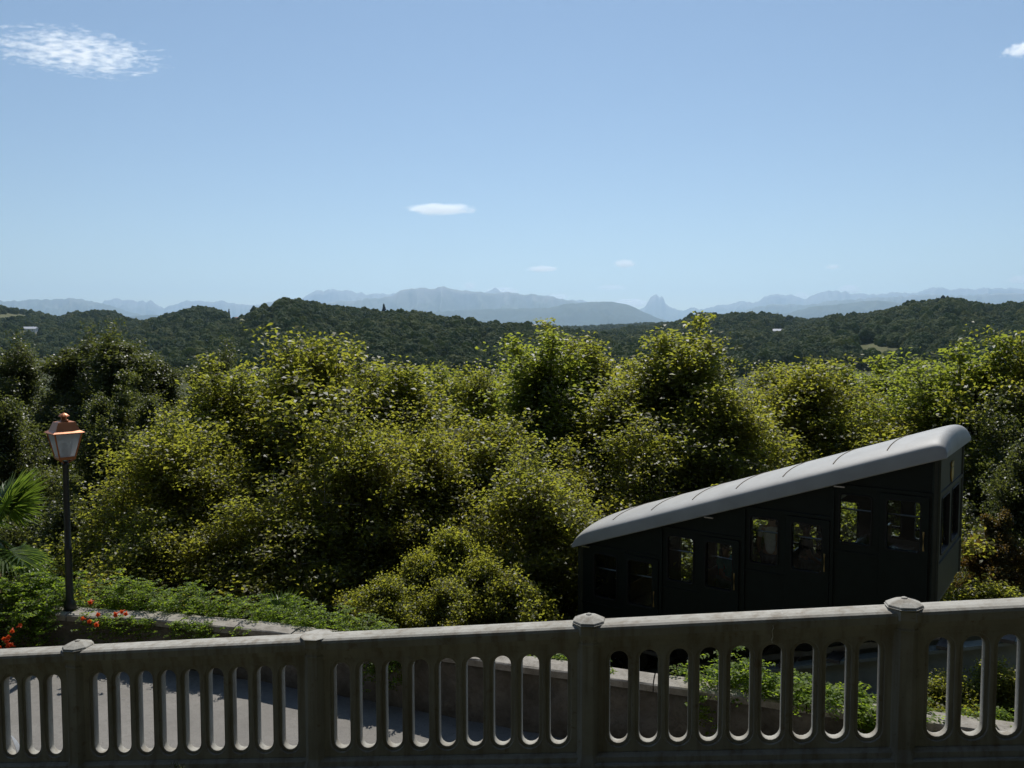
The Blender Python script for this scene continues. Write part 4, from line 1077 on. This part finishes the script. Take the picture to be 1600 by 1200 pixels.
def vine(label, sprays, seed, leaf=0.05, tint=0.45, mat=None):
    """sprays: (start, direction, length, droop); pinnate leaves along each shoot"""
    r = np.random.default_rng(seed); mat = mat or M['leaf_vine']
    root = empty("trumpet_vine", tuple(sprays[0][0])); org = np.array(sprays[0][0])
    tag(root, label, "vine", "trumpet vines on the wall")
    pos, nrm, size, tn = [], [], [], []; st = MB()
    for (p0, d, L, droop) in sprays:
        p0 = np.array(p0, float); d = np.array(d, float); d /= np.linalg.norm(d)
        nn = max(4, int(L / 0.055)); t = (np.arange(nn) + 0.5) / nn
        wob = np.array([fbm(t * 3 + seed, t * 0 + r.uniform(0, 50), seed=k) for k in range(3)]).T * 0.06
        path = p0 + d * (L * t)[:, None] + wob + np.array([0, 0, -1]) * (droop * L * t ** 2)[:, None]
        st.tube([Vector(q - org) for q in path[::2]], 0.004, 4)
        tt = tint + r.normal(0, 0.14)
        for i in range(nn):
            a = r.uniform(0, 6.28); rd = np.array([math.cos(a), math.sin(a), r.uniform(-0.15, 0.5)]); rd /= np.linalg.norm(rd)
            side = np.cross(rd, [0, 0, 1]); side /= np.linalg.norm(side)
            rl = leaf * r.uniform(2.0, 3.4)
            for k in range(4):
                u = (k + 0.6) / 4
                for sg in ((1, -1) if k < 3 else (0,)):
                    pos.append(path[i] + rd * rl * u + side * sg * leaf * 0.5 + np.array([0, 0, -0.25 * rl * u * u])); nrm.append(np.array([0, 0, 1.0]) + r.normal(0, 0.35, 3)); size.append(leaf * r.uniform(0.75, 1.2)); tn.append(tt + 0.3 * (t[i] - 0.4) + r.normal(0, 0.1))
    me = leaf_mesh("foliage", np.array(pos) - org, unit(np.array(nrm)), np.array(size), np.array(tn), mat, r, aspect=0.6, fold=0.12)
    o = mobj("foliage", me, None, root); o["kind"] = "stuff"
    st.build("stems", M['stem'], root)["kind"] = "stuff"
    return root
def wall_at(x):
    for a, b in zip(WALL, WALL[1:]):
        if a.x <= x <= b.x: return a.lerp(b, (x - a.x) / (b.x - a.x))
    return WALL[0] if x < WALL[0].x else WALL[-1]
r = np.random.default_rng(77)
spA = []
for k in range(250):
    x = r.uniform(-9.3, -6.75); p = wall_at(x); q = (x + 9.3) / 2.55
    z = p.z + r.uniform(-0.1, 0.62) * (1 - 0.6 * max(0, q - 0.5) * 1.6); y = p.y + r.uniform(-0.12, 0.7)
    spA.append(((x, y, z), (r.normal(0, 0.5), r.normal(-0.45, 0.5), r.uniform(-0.1, 0.9)), r.uniform(0.3, 0.75), r.uniform(0.3, 1.1)))
for k in range(70):                                     # skirts hanging down the face
    x = r.uniform(-9.3, -6.85); p = wall_at(x)
    spA.append(((x, p.y - 0.06, p.z + r.uniform(-0.1, 0.15)), (r.normal(0, 0.3), -0.25, -0.9), r.uniform(0.35, 0.8), 0.1))
vA = vine("bushy trumpet vine spilling over the wall at the left edge", spA, 31, 0.052, 0.4)
spB = []
for k in range(300):
    x = -6.45 + 4.7 * r.random() ** 1.25; p = wall_at(x); q = (x + 6.45) / 4.7
    hh = 0.34 * (1 - q) ** 0.7 + 0.05
    spB.append(((x, p.y + r.uniform(0.36, 0.85), p.z + r.uniform(-0.15, hh * 0.75)), (r.normal(0.2, 0.5), r.normal(-0.12, 0.35), r.uniform(0.1, 0.9)), r.uniform(0.2, 0.5), r.uniform(0.2, 0.9)))
for x0, x1, n_ in ((-6.1, -5.2, 26), (-5.0, -4.3, 26), (-6.5, -3.6, 22)):
    for k in range(n_):
        x = r.uniform(x0, x1); p = wall_at(x)
        spB.append(((x, p.y - 0.03, p.z + 0.02), (r.normal(0, 0.4), -0.2, -0.8), r.uniform(0.12, 0.38), 0.2))
vB = vine("low trumpet vine with orange flowers running along the coping right of the lamp", spB, 32, 0.045, 0.55)
spC = []
for x0, x1, n_, up in ((2.1, 2.6, 14, 0.1), (2.55, 3.0, 40, 0.34), (2.95, 3.5, 34, 0.16), (3.4, 4.3, 55, 0.1), (4.3, 4.9, 16, 0.04)):
    for k in range(n_):
        x = r.uniform(x0, x1); p = wall_at(x)
        spC.append(((x, p.y + r.uniform(0.05, 0.6), p.z + r.uniform(-0.05, up)), (r.normal(0, 0.5), r.normal(-0.3, 0.4), r.uniform(0.0, 0.8)), r.uniform(0.14, 0.32), r.uniform(0.2, 0.7)))
for x, n_ in ((2.35, 3), (4.05, 9), (4.3, 4)):
    p = wall_at(x)
    for k in range(n_): spC.append(((x + r.normal(0, 0.06), p.y - 0.04, p.z), (r.normal(0.1, 0.3), -0.2, -0.8), r.uniform(0.25, 0.5), 0.1))
vC = vine("bright green trumpet vine over the wall below the funicular car", spC, 33, 0.062, 0.6)
spD = []
for k in range(26):
    x = r.uniform(-1.95, -1.45); p = wall_at(x)
    spD.append(((x, p.y - 0.03, p.z + r.uniform(-0.25, 0.05)), (r.normal(0.1, 0.35), -0.3, -0.7), r.uniform(0.15, 0.4), 0.2))
vD = vine("small dark vine hanging down the wall face near the middle", spD, 34, 0.05, 0.3)
spE = []
for x0, x1, n_ in ((5.35, 5.6, 12), (5.75, 6.3, 22), (-0.35, 0.4, 14), (0.5, 1.3, 14)):
    for k in range(n_):
        x = r.uniform(x0, x1); p = wall_at(x)
        spE.append(((x, p.y + r.uniform(0.3, 0.6), p.z - 0.08), (r.normal(0, 0.5), r.normal(-0.2, 0.4), r.uniform(0.3, 0.9)), r.uniform(0.15, 0.35), 0.5))
vE = vine("sparse green shoots peeping over the back of the coping", spE, 35, 0.055, 0.6)
for vroot, spots in ((vB, [(143, 936), (147, 938), (152, 957), (181, 958), (187, 956), (195, 953), (198, 955), (134, 967), (140, 968), (150, 972), (154, 971)]), (vA, [(20, 981), (26, 980), (10, 996), (15, 1000), (17, 1006), (22, 1005), (12, 992), (3, 1012), (24, 1010)])):
    for px, py in spots:
        p = P(px, py, 11.72 if vroot is vA else 11.86)
        fl = link(bpy.data.objects.new("flower", FLOWER), vroot); fl.location = p - Vector(vroot.location)
        fl.rotation_euler = (rad(random.uniform(50, 120)), rad(random.uniform(-40, 40)), rad(random.uniform(-70, 70))); fl.scale = (1.1,) * 3

# ------------------------------------------------------------------ fan palms
M['palm'] = mat_leaf("palm_frond", (0.05, 0.09, 0.018), (0.08, 0.135, 0.025), (0.15, 0.18, 0.05), 0.5, (0.32, 0.46, 0.05), 0.36, 0.5)
M['palm_trunk'] = simple("fibrous_palm_trunk", (0.09, 0.065, 0.04), 0.95, 0.1, 0, 0.4, 14, 0.8)
def frond_mesh(seed, pet, R, nseg, arc):
    r = np.random.default_rng(seed); mb = MB()
    mb.tube([(0, 0, 0), (pet * 0.5, 0, 0.05 * pet), (pet, 0, 0)], [0.016, 0.011, 0.008], 5)
    nst = len(mb.f)
    for k in range(nseg):
        a = rad(-arc / 2 + arc * k / (nseg - 1)); L = R * (0.78 + 0.22 * math.cos(a * 0.6)) * r.uniform(0.92, 1.05); wv = R * 0.034
        d = Vector((math.cos(a), math.sin(a), 0)); s_ = Vector((-d.y, d.x, 0)); o = Vector((pet, 0, 0))
        dr = -0.14 * r.uniform(0.6, 1.6)
        A = o + d * 0.02; B = o + d * L * 0.55 + Vector((0, 0, dr * L * 0.3)); T = o + d * L + Vector((0, 0, dr * L))
        up = Vector((0, 0, wv * 0.8))
        mb.add([A, B - s_ * wv + up, B, B + s_ * wv + up, T, A + s_ * 0.006, A - s_ * 0.006], [(0, 2, 1, 6), (0, 5, 3, 2), (1, 2, 4), (2, 3, 4)])
    me = mb.mesh("frond")
    at = me.attributes.new("tint", 'FLOAT', 'FACE'); at.data.foreach_set("value", np.clip(r.normal(0.5, 0.2, len(me.polygons)), 0, 1).astype(np.float32))
    me.materials.append(M['palm']); return me
FR = [frond_mesh(1, 0.55, 0.74, 34, 250), frond_mesh(2, 0.5, 0.66, 30, 220), frond_mesh(3, 0.2, 0.38, 22, 200)]
def palm(loc, label, n, kinds, trunk_h, seed, el=(-30, 70)):
    r = np.random.default_rng(seed)
    root = empty("fan_palm", (loc[0], loc[1], loc[2] - trunk_h)); tag(root, label, "palm")
    MB().tube([(0, 0, 0), (0.03, 0, trunk_h * 0.5), (0, 0, trunk_h)], [0.14, 0.12, 0.1], 10).build("trunk", M['palm_trunk'], root, True)
    for k in range(n):
        o = link(bpy.data.objects.new("frond", FR[kinds[k % len(kinds)]]), root); o.location = (0, 0, trunk_h)
        e = rad(el[0] + (el[1] - el[0]) * ((k * 0.618) % 1.0)); o.rotation_euler = (rad(r.uniform(-35, 35)), -e, k * 2.399 + r.uniform(-0.3, 0.3))
palm(P(-14, 838, 13.3), "green fan palm cut by the left edge below the lamp", 22, (0, 1), 2.6, 3)
palm(P(438, 972, 12.9), "small dark fan palm sprouting behind the vine on the wall", 8, (2,), 0.35, 4, (5, 75))

# ------------------------------------------------------------------ passengers in the car
def carw(x, y, z):
    c, s_ = math.cos(rad(-36)), math.sin(rad(-36))
    return Vector((CX + x * c - y * s_, CY + x * s_ + y * c, z))
def skin_obj(name, verts, edges, radii, mat, parent, root=0, sub=2):
    me = bpy.data.meshes.new(name); me.from_pydata(verts, edges, [])
    o = mobj(name, me, mat, parent)
    o.modifiers.new("skin", 'SKIN').use_smooth_shade = True
    sv = me.skin_vertices[0].data
    for i, r_0 in enumerate(radii):
        sv[i].radius = (r_0, r_0) if not isinstance(r_0, tuple) else r_0
        sv[i].use_root = (i == root); sv[i].use_loose = False
    sd = o.modifiers.new("smooth", 'SUBSURF'); sd.levels = sub; sd.render_levels = sub
    return o
def person(label, loc, rz, H, skin, top, bottom, hair, arms, cap=None, hair_len=0.1, sit=False):
    """standing figure, x forward; arms: two lists of elbow/wrist points in fractions of height (x, y, z)"""
    k = H / 1.7
    root = empty("person", loc, rz); tag(root, label, "person", "passengers in the funicular car")
    sk = simple("skin", skin, 0.55, 0.4, 0, 0.08); tm = simple("shirt_cloth", top, 0.85, 0.2, 0, 0.15, 20); bm_ = simple("trouser_cloth", bottom, 0.85, 0.2, 0, 0.15, 20); hm = simple("hair", hair, 0.5, 0.4, 0, 0.3, 40)
    V = [(0, 0, 0.93), (0, 0, 1.12), (0.0, 0, 1.33), (0, 0, 1.43), (0.015, 0, 1.52), (0.02, 0, 1.62)]
    E = [(0, 1), (1, 2), (2, 3), (3, 4), (4, 5)]; Rr = [(0.15, 0.11), (0.13, 0.1), (0.16, 0.11), 0.05, 0.078, 0.07]
    SV, SE, SR = [(0, 0, 0.9), (0, 0, 1.1), (0, 0, 1.3), (0, 0, 1.41)], [(0, 1), (1, 2), (2, 3)], [(0.16, 0.125), (0.145, 0.118), (0.175, 0.125), 0.065]
    for sg, (el, wr) in zip((1, -1), arms):
        n = len(V); sh = (0, sg * 0.17, 1.37)
        V += [sh, el, wr]; E += [(2, n), (n, n + 1), (n + 1, n + 2)]; Rr += [0.052, 0.04, 0.028]
        n = len(SV); mid = tuple(sh[i] + 0.65 * (el[i] - sh[i]) for i in range(3))
        SV += [sh, mid]; SE += [(2, n), (n, n + 1)]; SR += [0.066, 0.055]
        # palm and five fingers
        d = (Vector(wr) - Vector(el)).normalized(); side = d.cross(Vector((0, 0, 1))).normalized() if abs(d.z) < 0.95 else Vector((1, 0, 0))
        w_ = Vector(wr)
        n = len(V); V += [tuple(w_ + d * 0.06)]; E += [(n - 1, n)]; Rr += [(0.036, 0.02)]
        for q, fl in zip((-1.5, -0.5, 0.5, 1.5), (0.06, 0.075, 0.08, 0.068)):
            m_ = len(V); b0 = w_ + d * 0.085 + side * q * 0.018
            V += [tuple(b0), tuple(b0 + d * fl * 0.6 - Vector((0, 0, 0.012))), tuple(b0 + d * fl - Vector((0, 0, 0.03)))]; E += [(n, m_), (m_, m_ + 1), (m_ + 1, m_ + 2)]; Rr += [0.0095, 0.009, 0.0075]
        m_ = len(V); V += [tuple(w_ + d * 0.04 + side * 0.045), tuple(w_ + d * 0.075 + side * 0.06)]; E += [(n, m_), (m_, m_ + 1)]; Rr += [0.012, 0.009]
    LV, LE, LR = [(0, 0, 0.93)], [], [(0.155, 0.12)]
    for sg in (1, -1):
        n = len(V); V += [(0, sg * 0.095, 0.86), (0.02, sg * 0.1, 0.48), (0, sg * 0.1, 0.09), (0.12, sg * 0.11, 0.03)]; E += [(0, n), (n, n + 1), (n + 1, n + 2), (n + 2, n + 3)]; Rr += [0.085, 0.055, 0.036, 0.03]
        n = len(LV); LV += [(0, sg * 0.095, 0.86), (0.02, sg * 0.1, 0.48), (0, sg * 0.1, 0.12)]; LE += [(0, n), (n, n + 1), (n + 1, n + 2)]; LR += [0.1, 0.072, 0.06]
    if sit:                                                       # thighs forward, shins down, trunk lowered onto the seat
        def low(L, legs):
            out = []
            for i, (x, y, z) in enumerate(L): out.append((x, y, z - 0.43))
            for j in legs:
                for q in range(2):
                    sg = L[j + 4 * q if len(L) > 12 else j + 3 * q][1] / abs(L[j + 4 * q if len(L) > 12 else j + 3 * q][1])
                    b_ = j + (4 if len(L) > 12 else 3) * q
                    new = [(0.06, sg * 0.1, 0.51), (0.44, sg * 0.11, 0.52), (0.43, sg * 0.11, 0.1), (0.55, sg * 0.11, 0.03)]
                    for t_i in range(4 if len(L) > 12 else 3): out[b_ + t_i] = new[t_i]
            return out
        V = low(V, [len(V) - 8]); LV = low(LV, [1]); SV = [(x, y, z - 0.43) for x, y, z in SV]
    sc_ = lambda L: [tuple(k * c for c in p) for p in L]
    rs = lambda L: [tuple(k * c for c in q) if isinstance(q, tuple) else k * q for q in L]
    body = skin_obj("body", sc_(V), E, rs(Rr), sk, root)
    skin_obj("shirt", sc_(SV), SE, rs(SR), tm, root)
    skin_obj("trousers", sc_(LV), LE, rs(LR), bm_, root)
    # head details
    def blob(nm, c, s_, mat, par):
        c = (c[0], c[1], c[2] - (0.43 if sit else 0.0))
        b = bmesh.new(); bmesh.ops.create_icosphere(b, subdivisions=3, radius=1)
        for v_ in b.verts: v_.co = Vector((v_.co.x * s_[0] + c[0], v_.co.y * s_[1] + c[1], v_.co.z * s_[2] + c[2])) * k
        m_ = bpy.data.meshes.new(nm); b.to_mesh(m_); b.free(); return mobj(nm, m_, mat, par, True)
    blob("nose", (0.105, 0, 1.575), (0.02, 0.012, 0.02), sk, body)
    for sg in (1, -1):
        blob("ear", (0.01, sg * 0.082, 1.575), (0.02, 0.01, 0.03), sk, body); blob("eye", (0.083, sg * 0.03, 1.6), (0.012, 0.014, 0.009), M['rubber'], body)
    blob("mouth", (0.088, 0, 1.53), (0.008, 0.022, 0.006), simple("lips", (0.3, 0.1, 0.08), 0.5), body)
    blob("hair", (-0.018, 0, 1.615), (0.1, 0.092, 0.105), hm, root)
    if hair_len > 0.1: blob("hair_back", (-0.07, 0, 1.52 - hair_len * 0.3), (0.055, 0.08, 0.06 + hair_len * 0.5), hm, root)
    if cap: 
        cm = simple("cap_cloth", cap, 0.85); blob("cap", (-0.008, 0, 1.655), (0.108, 0.1, 0.075), cm, root); blob("cap_brim", (0.11, 0, 1.635), (0.075, 0.075, 0.01), cm, root)
    return root
fz1, fz2 = WZ[1][0] - 0.82, WZ[2][0] - 0.82
person("dark haired person in a turquoise top sitting behind the second door window", carw(2.22, 1.56, fz1), rad(-36 - 15), 1.66, (0.55, 0.32, 0.22), (0.16, 0.52, 0.52), (0.3, 0.5, 0.55), (0.012, 0.009, 0.007),
       [((0.06, 0.22, 1.08), (0.26, 0.14, 1.02)), ((0.10, -0.24, 1.1), (0.27, -0.1, 1.0))], hair_len=0.2, sit=True)
person("person in dark clothes and cap sitting behind the third door window", carw(3.70, 1.56, fz2), rad(-36), 1.72, (0.55, 0.31, 0.21), (0.03, 0.028, 0.03), (0.35, 0.45, 0.55), (0.02, 0.014, 0.01),
       [((0.05, 0.22, 1.08), (0.26, 0.15, 1.02)), ((0.16, -0.22, 1.12), (0.34, -0.12, 0.98))], cap=(0.02, 0.02, 0.025), sit=True)
person("person in a white shirt standing beside the third fixed window", carw(3.44, 0.5, fz2), rad(60), 1.62, (0.45, 0.28, 0.2), (0.75, 0.75, 0.77), (0.06, 0.06, 0.08), (0.03, 0.02, 0.014),
       [((0.02, 0.24, 1.08), (0.14, 0.22, 0.88)), ((0.02, -0.24, 1.08), (0.14, -0.22, 0.88))])

# ------------------------------------------------------------------ far houses and single trees on the hills
M['render_white'] = simple("white_house_render", (0.75, 0.73, 0.7), 0.85, 0.2, 0, 0.06)
M['tile_red'] = simple("clay_roof_tiles", (0.3, 0.16, 0.1), 0.85, 0.2, 0, 0.2)
M['slate'] = simple("pale_slate_roof", (0.55, 0.56, 0.58), 0.5, 0.4, 0, 0.1)
def on_hill(surf, px, py):
    s_ = np.linspace(0.02, 1.0, 300); X, Y, Z = surf(np.full(300, float(px)), s_)
    d = Y * _F[1] + Z * _F[2]; yy = 600 - 1295 * (Y * _U[1] + Z * _U[2]) / d
    i = int(np.argmin(np.abs(yy - py))); return Vector((X[i], Y[i], Z[i]))
def house(loc, w_, d_, h_, rz, roofm, label):
    o = empty("house", loc, rz); tag(o, label, "house", "houses on the hills")
    MB().box(-w_ / 2, w_ / 2, -d_ / 2, d_ / 2, -6, h_).build("wall", M['render_white'], o)
    rf = MB().add([(-w_ / 2 - .5, -d_ / 2 - .5, h_), (w_ / 2 + .5, -d_ / 2 - .5, h_), (w_ / 2 + .5, d_ / 2 + .5, h_), (-w_ / 2 - .5, d_ / 2 + .5, h_), (-w_ / 2 - .5, 0, h_ + d_ * 0.3), (w_ / 2 + .5, 0, h_ + d_ * 0.3)],
                  [(0, 1, 5, 4), (2, 3, 4, 5), (0, 4, 3), (1, 2, 5), (0, 3, 2, 1)]).build("roof", roofm, o)
    MB().box(w_ * 0.2, w_ * 0.2 + 0.8, -0.4, 0.4, h_ + d_ * 0.12, h_ + d_ * 0.3 + 1.0).build("chimney", M['render_white'], rf)
    for x in (-w_ * 0.3, 0, w_ * 0.3): MB().box(x - 0.5, x + 0.5, -d_ / 2 - 0.06, -d_ / 2 + 0.1, h_ * 0.35, h_ * 0.7).build("window", M['steel'], o)
house(on_hill(H_B1, 46, 518), 24, 12, 5, rad(5), M['slate'], "long pale roofed house on the far left hillside")
house(on_hill(H_B2, 371, 499), 11, 8, 5, rad(-10), M['tile_red'], "white house with red roof beside the cypress on the knoll")
house(on_hill(H_B2, 382, 501), 7, 6, 3.5, rad(20), M['slate'], "small pale annex right of the house on the knoll")
house(on_hill(H_D, 1214, 521), 26, 12, 4.5, rad(6), M['slate'], "long white roofed building in the trees right of centre")
house(on_hill(H_D, 1308, 515), 10, 8, 4.5, rad(-12), M['tile_red'], "small house at the edge of the right wooded hill")
house(on_hill(H_C, 1334, 531), 8, 6, 3.5, rad(15), M['slate'], "small pale shed above the dry meadow")
def conifer_mesh(seed, H, R, layers, slim):
    r = np.random.default_rng(seed); v, f = [], []; n = 14
    for i in range(layers):
        z0 = H * (0.1 + 0.86 * i / layers); z1 = z0 + H * (1.7 / layers); rr = R * (1 - i / layers) ** slim
        b = len(v)
        for k in range(n):
            a = 2 * math.pi * k / n + i; q = rr * r.uniform(0.55, 1.15); v.append((q * math.cos(a), q * math.sin(a), z0 + r.uniform(-0.04, 0.04) * H))
        v.append((0, 0, min(z1, H))); v.append((0, 0, z0 + 0.02 * H))
        for k in range(n): f += [(b + k, b + (k + 1) % n, b + n), (b + (k + 1) % n, b + k, b + n + 1)]
    return pymesh("crown", v, f)
M['conifer'] = simple("dark_conifer_needles", (0.012, 0.02, 0.013), 0.9, 0.1, 0, 0.4, 0.5)
CONI = [conifer_mesh(1, 10, 3.0, 9, 0.9), conifer_mesh(2, 10, 1.3, 8, 0.5), conifer_mesh(3, 10, 3.6, 7, 0.45)]
for me in CONI: me.materials.append(M['conifer'])
TRK = MB().tube([(0, 0, -3), (0, 0, 5)], [0.5, 0.25], 7).mesh("trunk"); TRK.materials.append(M['bark'])
def far_tree(name, loc, kind, H, label, wide=1.0, group="conifers on the far crests"):
    o = empty(name, loc); tag(o, label, "tree", group); k = H / 10
    for nm, me in (("trunk", TRK), ("crown", CONI[kind])):
        c = link(bpy.data.objects.new(nm, me), o); c.scale = (k * wide, k * wide, k)
for px, top, kd, wd, lab in [(1452, 471, 0, 1.0, "leftmost dark conifer of the crest clump on the right hill"), (1463, 464, 0, 0.9, "pointed conifer second from left in the crest clump"), (1473, 461, 2, 1.1, "broad tall conifer in the middle of the crest clump"),
                             (1480, 462, 2, 1.0, "broad conifer right of the middle of the crest clump"), (1489, 471, 0, 1.0, "short conifer right of the broad crest pair"), (1497, 466, 0, 0.7, "slim conifer that ends the crest clump"),
                             (1562, 478, 0, 0.7, "slim conifer left of the pair near the right edge"), (1569, 476, 0, 0.7, "slim conifer right of the pair near the right edge"), (1426, 475, 2, 1.0, "round dark tree left of the crest clump")]:
    b = on_hill(H_C, px, 490); X, Y, Z = H_C(np.array([float(px)]), np.array([0.98])); b = Vector((X[0], Y[0], Z[0])); d = b.y
    zt_ = d * (525 - top) / 1295; far_tree("conifer", b, kd, max(8, zt_ - b.z), lab, wd)
for px, top, kd, wd, lab in [(358, 482, 1, 1.1, "slim dark cypress beside the house on the knoll"), (346, 487, 1, 1.0, "thin cypress left of the house on the knoll")]:
    X, Y, Z = H_B2(np.array([float(px)]), np.array([0.97])); b = Vector((X[0], Y[0], Z[0])); far_tree("cypress", b, kd, max(8, b.y * (525 - top) / 1295 - b.z), lab, wd)
X, Y, Z = H_A(np.array([600.0]), np.array([0.98])); b = Vector((X[0], Y[0], Z[0])); far_tree("pine_tree", b, 2, b.y * (525 - 474) / 1295 - b.z, "lone tree standing clear of the dark hill's crest", 0.6)

# ------------------------------------------------------------------ small things by the balustrade
M['weed'] = mat_leaf("weed_leaf", (0.05, 0.075, 0.02), (0.08, 0.11, 0.03), (0.15, 0.16, 0.06), 0.35, (0.2, 0.26, 0.05), 0.5, 0.3)
def weed(loc, label, H, seed):
    r = np.random.default_rng(seed); root = empty("weed", loc); tag(root, label, "weed")
    st = MB(); pos, nrm, sz = [], [], []
    for k in range(3):
        a = r.uniform(0, 6.28); tip = Vector((0.06 * math.cos(a), 0.06 * math.sin(a), H * r.uniform(0.75, 1.0)))
        st.tube([(0, 0, 0), tip * 0.5 + Vector((0.01, 0, 0.02)), tip], [0.004, 0.003, 0.0015], 5)
        for q in range(46):
            t = r.uniform(0.25, 1.0); p = tip * t + Vector(r.normal(0, 0.018, 3)); pos.append(p); nrm.append(r.normal(0, 0.6, 3) + np.array([0, -0.3, 0.6])); sz.append(0.035 * (1.2 - 0.7 * t))
    mobj("stem", st.mesh("stem"), M['stem'], root)
    mobj("foliage", leaf_mesh("foliage", np.array(pos), unit(np.array(nrm)), np.array(sz), r.normal(0.5, 0.2, len(pos)), M['weed'], r, aspect=0.35), None, root)
p = rail_pt(0.95) + Vector((-0.03, -0.16, -1.075)); weed(tuple(p), "tall thin weed growing at the foot of the balustrade", 0.3, 5)
# plastic scrap lodged in the slot at the left edge
p = rail_pt(-PS) + Vector((0, 0, 0)); u0 = -PS + centres[6]
b0 = rail_pt(u0) + Vector((0, 0, ZB + 0.008)); v, f = [], []
for i in range(9):
    t = i / 8; x = 0.03 - 0.055 * t ** 1.6; z = 0.008 + 0.125 * t
    hw = 0.028 * (1 - t) ** 0.6 + 0.002
    for y_, dx in ((-hw, 0), (hw, 0), (hw, 0.002), (-hw, 0.002)): v.append((b0.x + x + dx, b0.y + y_ - 0.01, b0.z + z))
for i in range(8):
    for k in range(4): f.append((i * 4 + k, i * 4 + (k + 1) % 4, i * 4 + 4 + (k + 1) % 4, i * 4 + 4 + k))
g = NT("white_plastic"); d1 = g.n("ShaderNodeBsdfDiffuse"); d1.inputs[0].default_value = (0.75, 0.77, 0.8, 1); d2 = g.n("ShaderNodeBsdfTranslucent"); d2.inputs[0].default_value = (0.75, 0.77, 0.8, 1)
mx = g.n("ShaderNodeMixShader"); g.l(d1.outputs[0], mx.inputs[1]); g.l(d2.outputs[0], mx.inputs[2])
tag(mobj("plastic_scrap", pymesh("plastic_scrap", v, f), g.done(mx.outputs[0])), "curled white plastic scrap lodged in a slot at the left edge", "scrap")
# bird dropping running down the frieze
bd = MB(); b0 = rail_pt(PS * 2 + centres[5] - 0.005)
nrm_ = Vector((-0.1977, -0.9803, 0))
zz = -0.045; path = []
for i in range(7): path.append(b0 + nrm_ * (0.0895 if zz > -0.075 else (0.0785 if zz > -0.113 else 0.0685)) + Vector((0.004 * math.sin(i * 2.1), 0, zz))); zz -= 0.02
bd.tube(path, [0.002, 0.0025, 0.002, 0.0025, 0.003, 0.004, 0.003], 5)
tag(bd.build("bird_dropping", M['render_white']), "thin white bird dropping streak down the right part of the balustrade", "dropping")
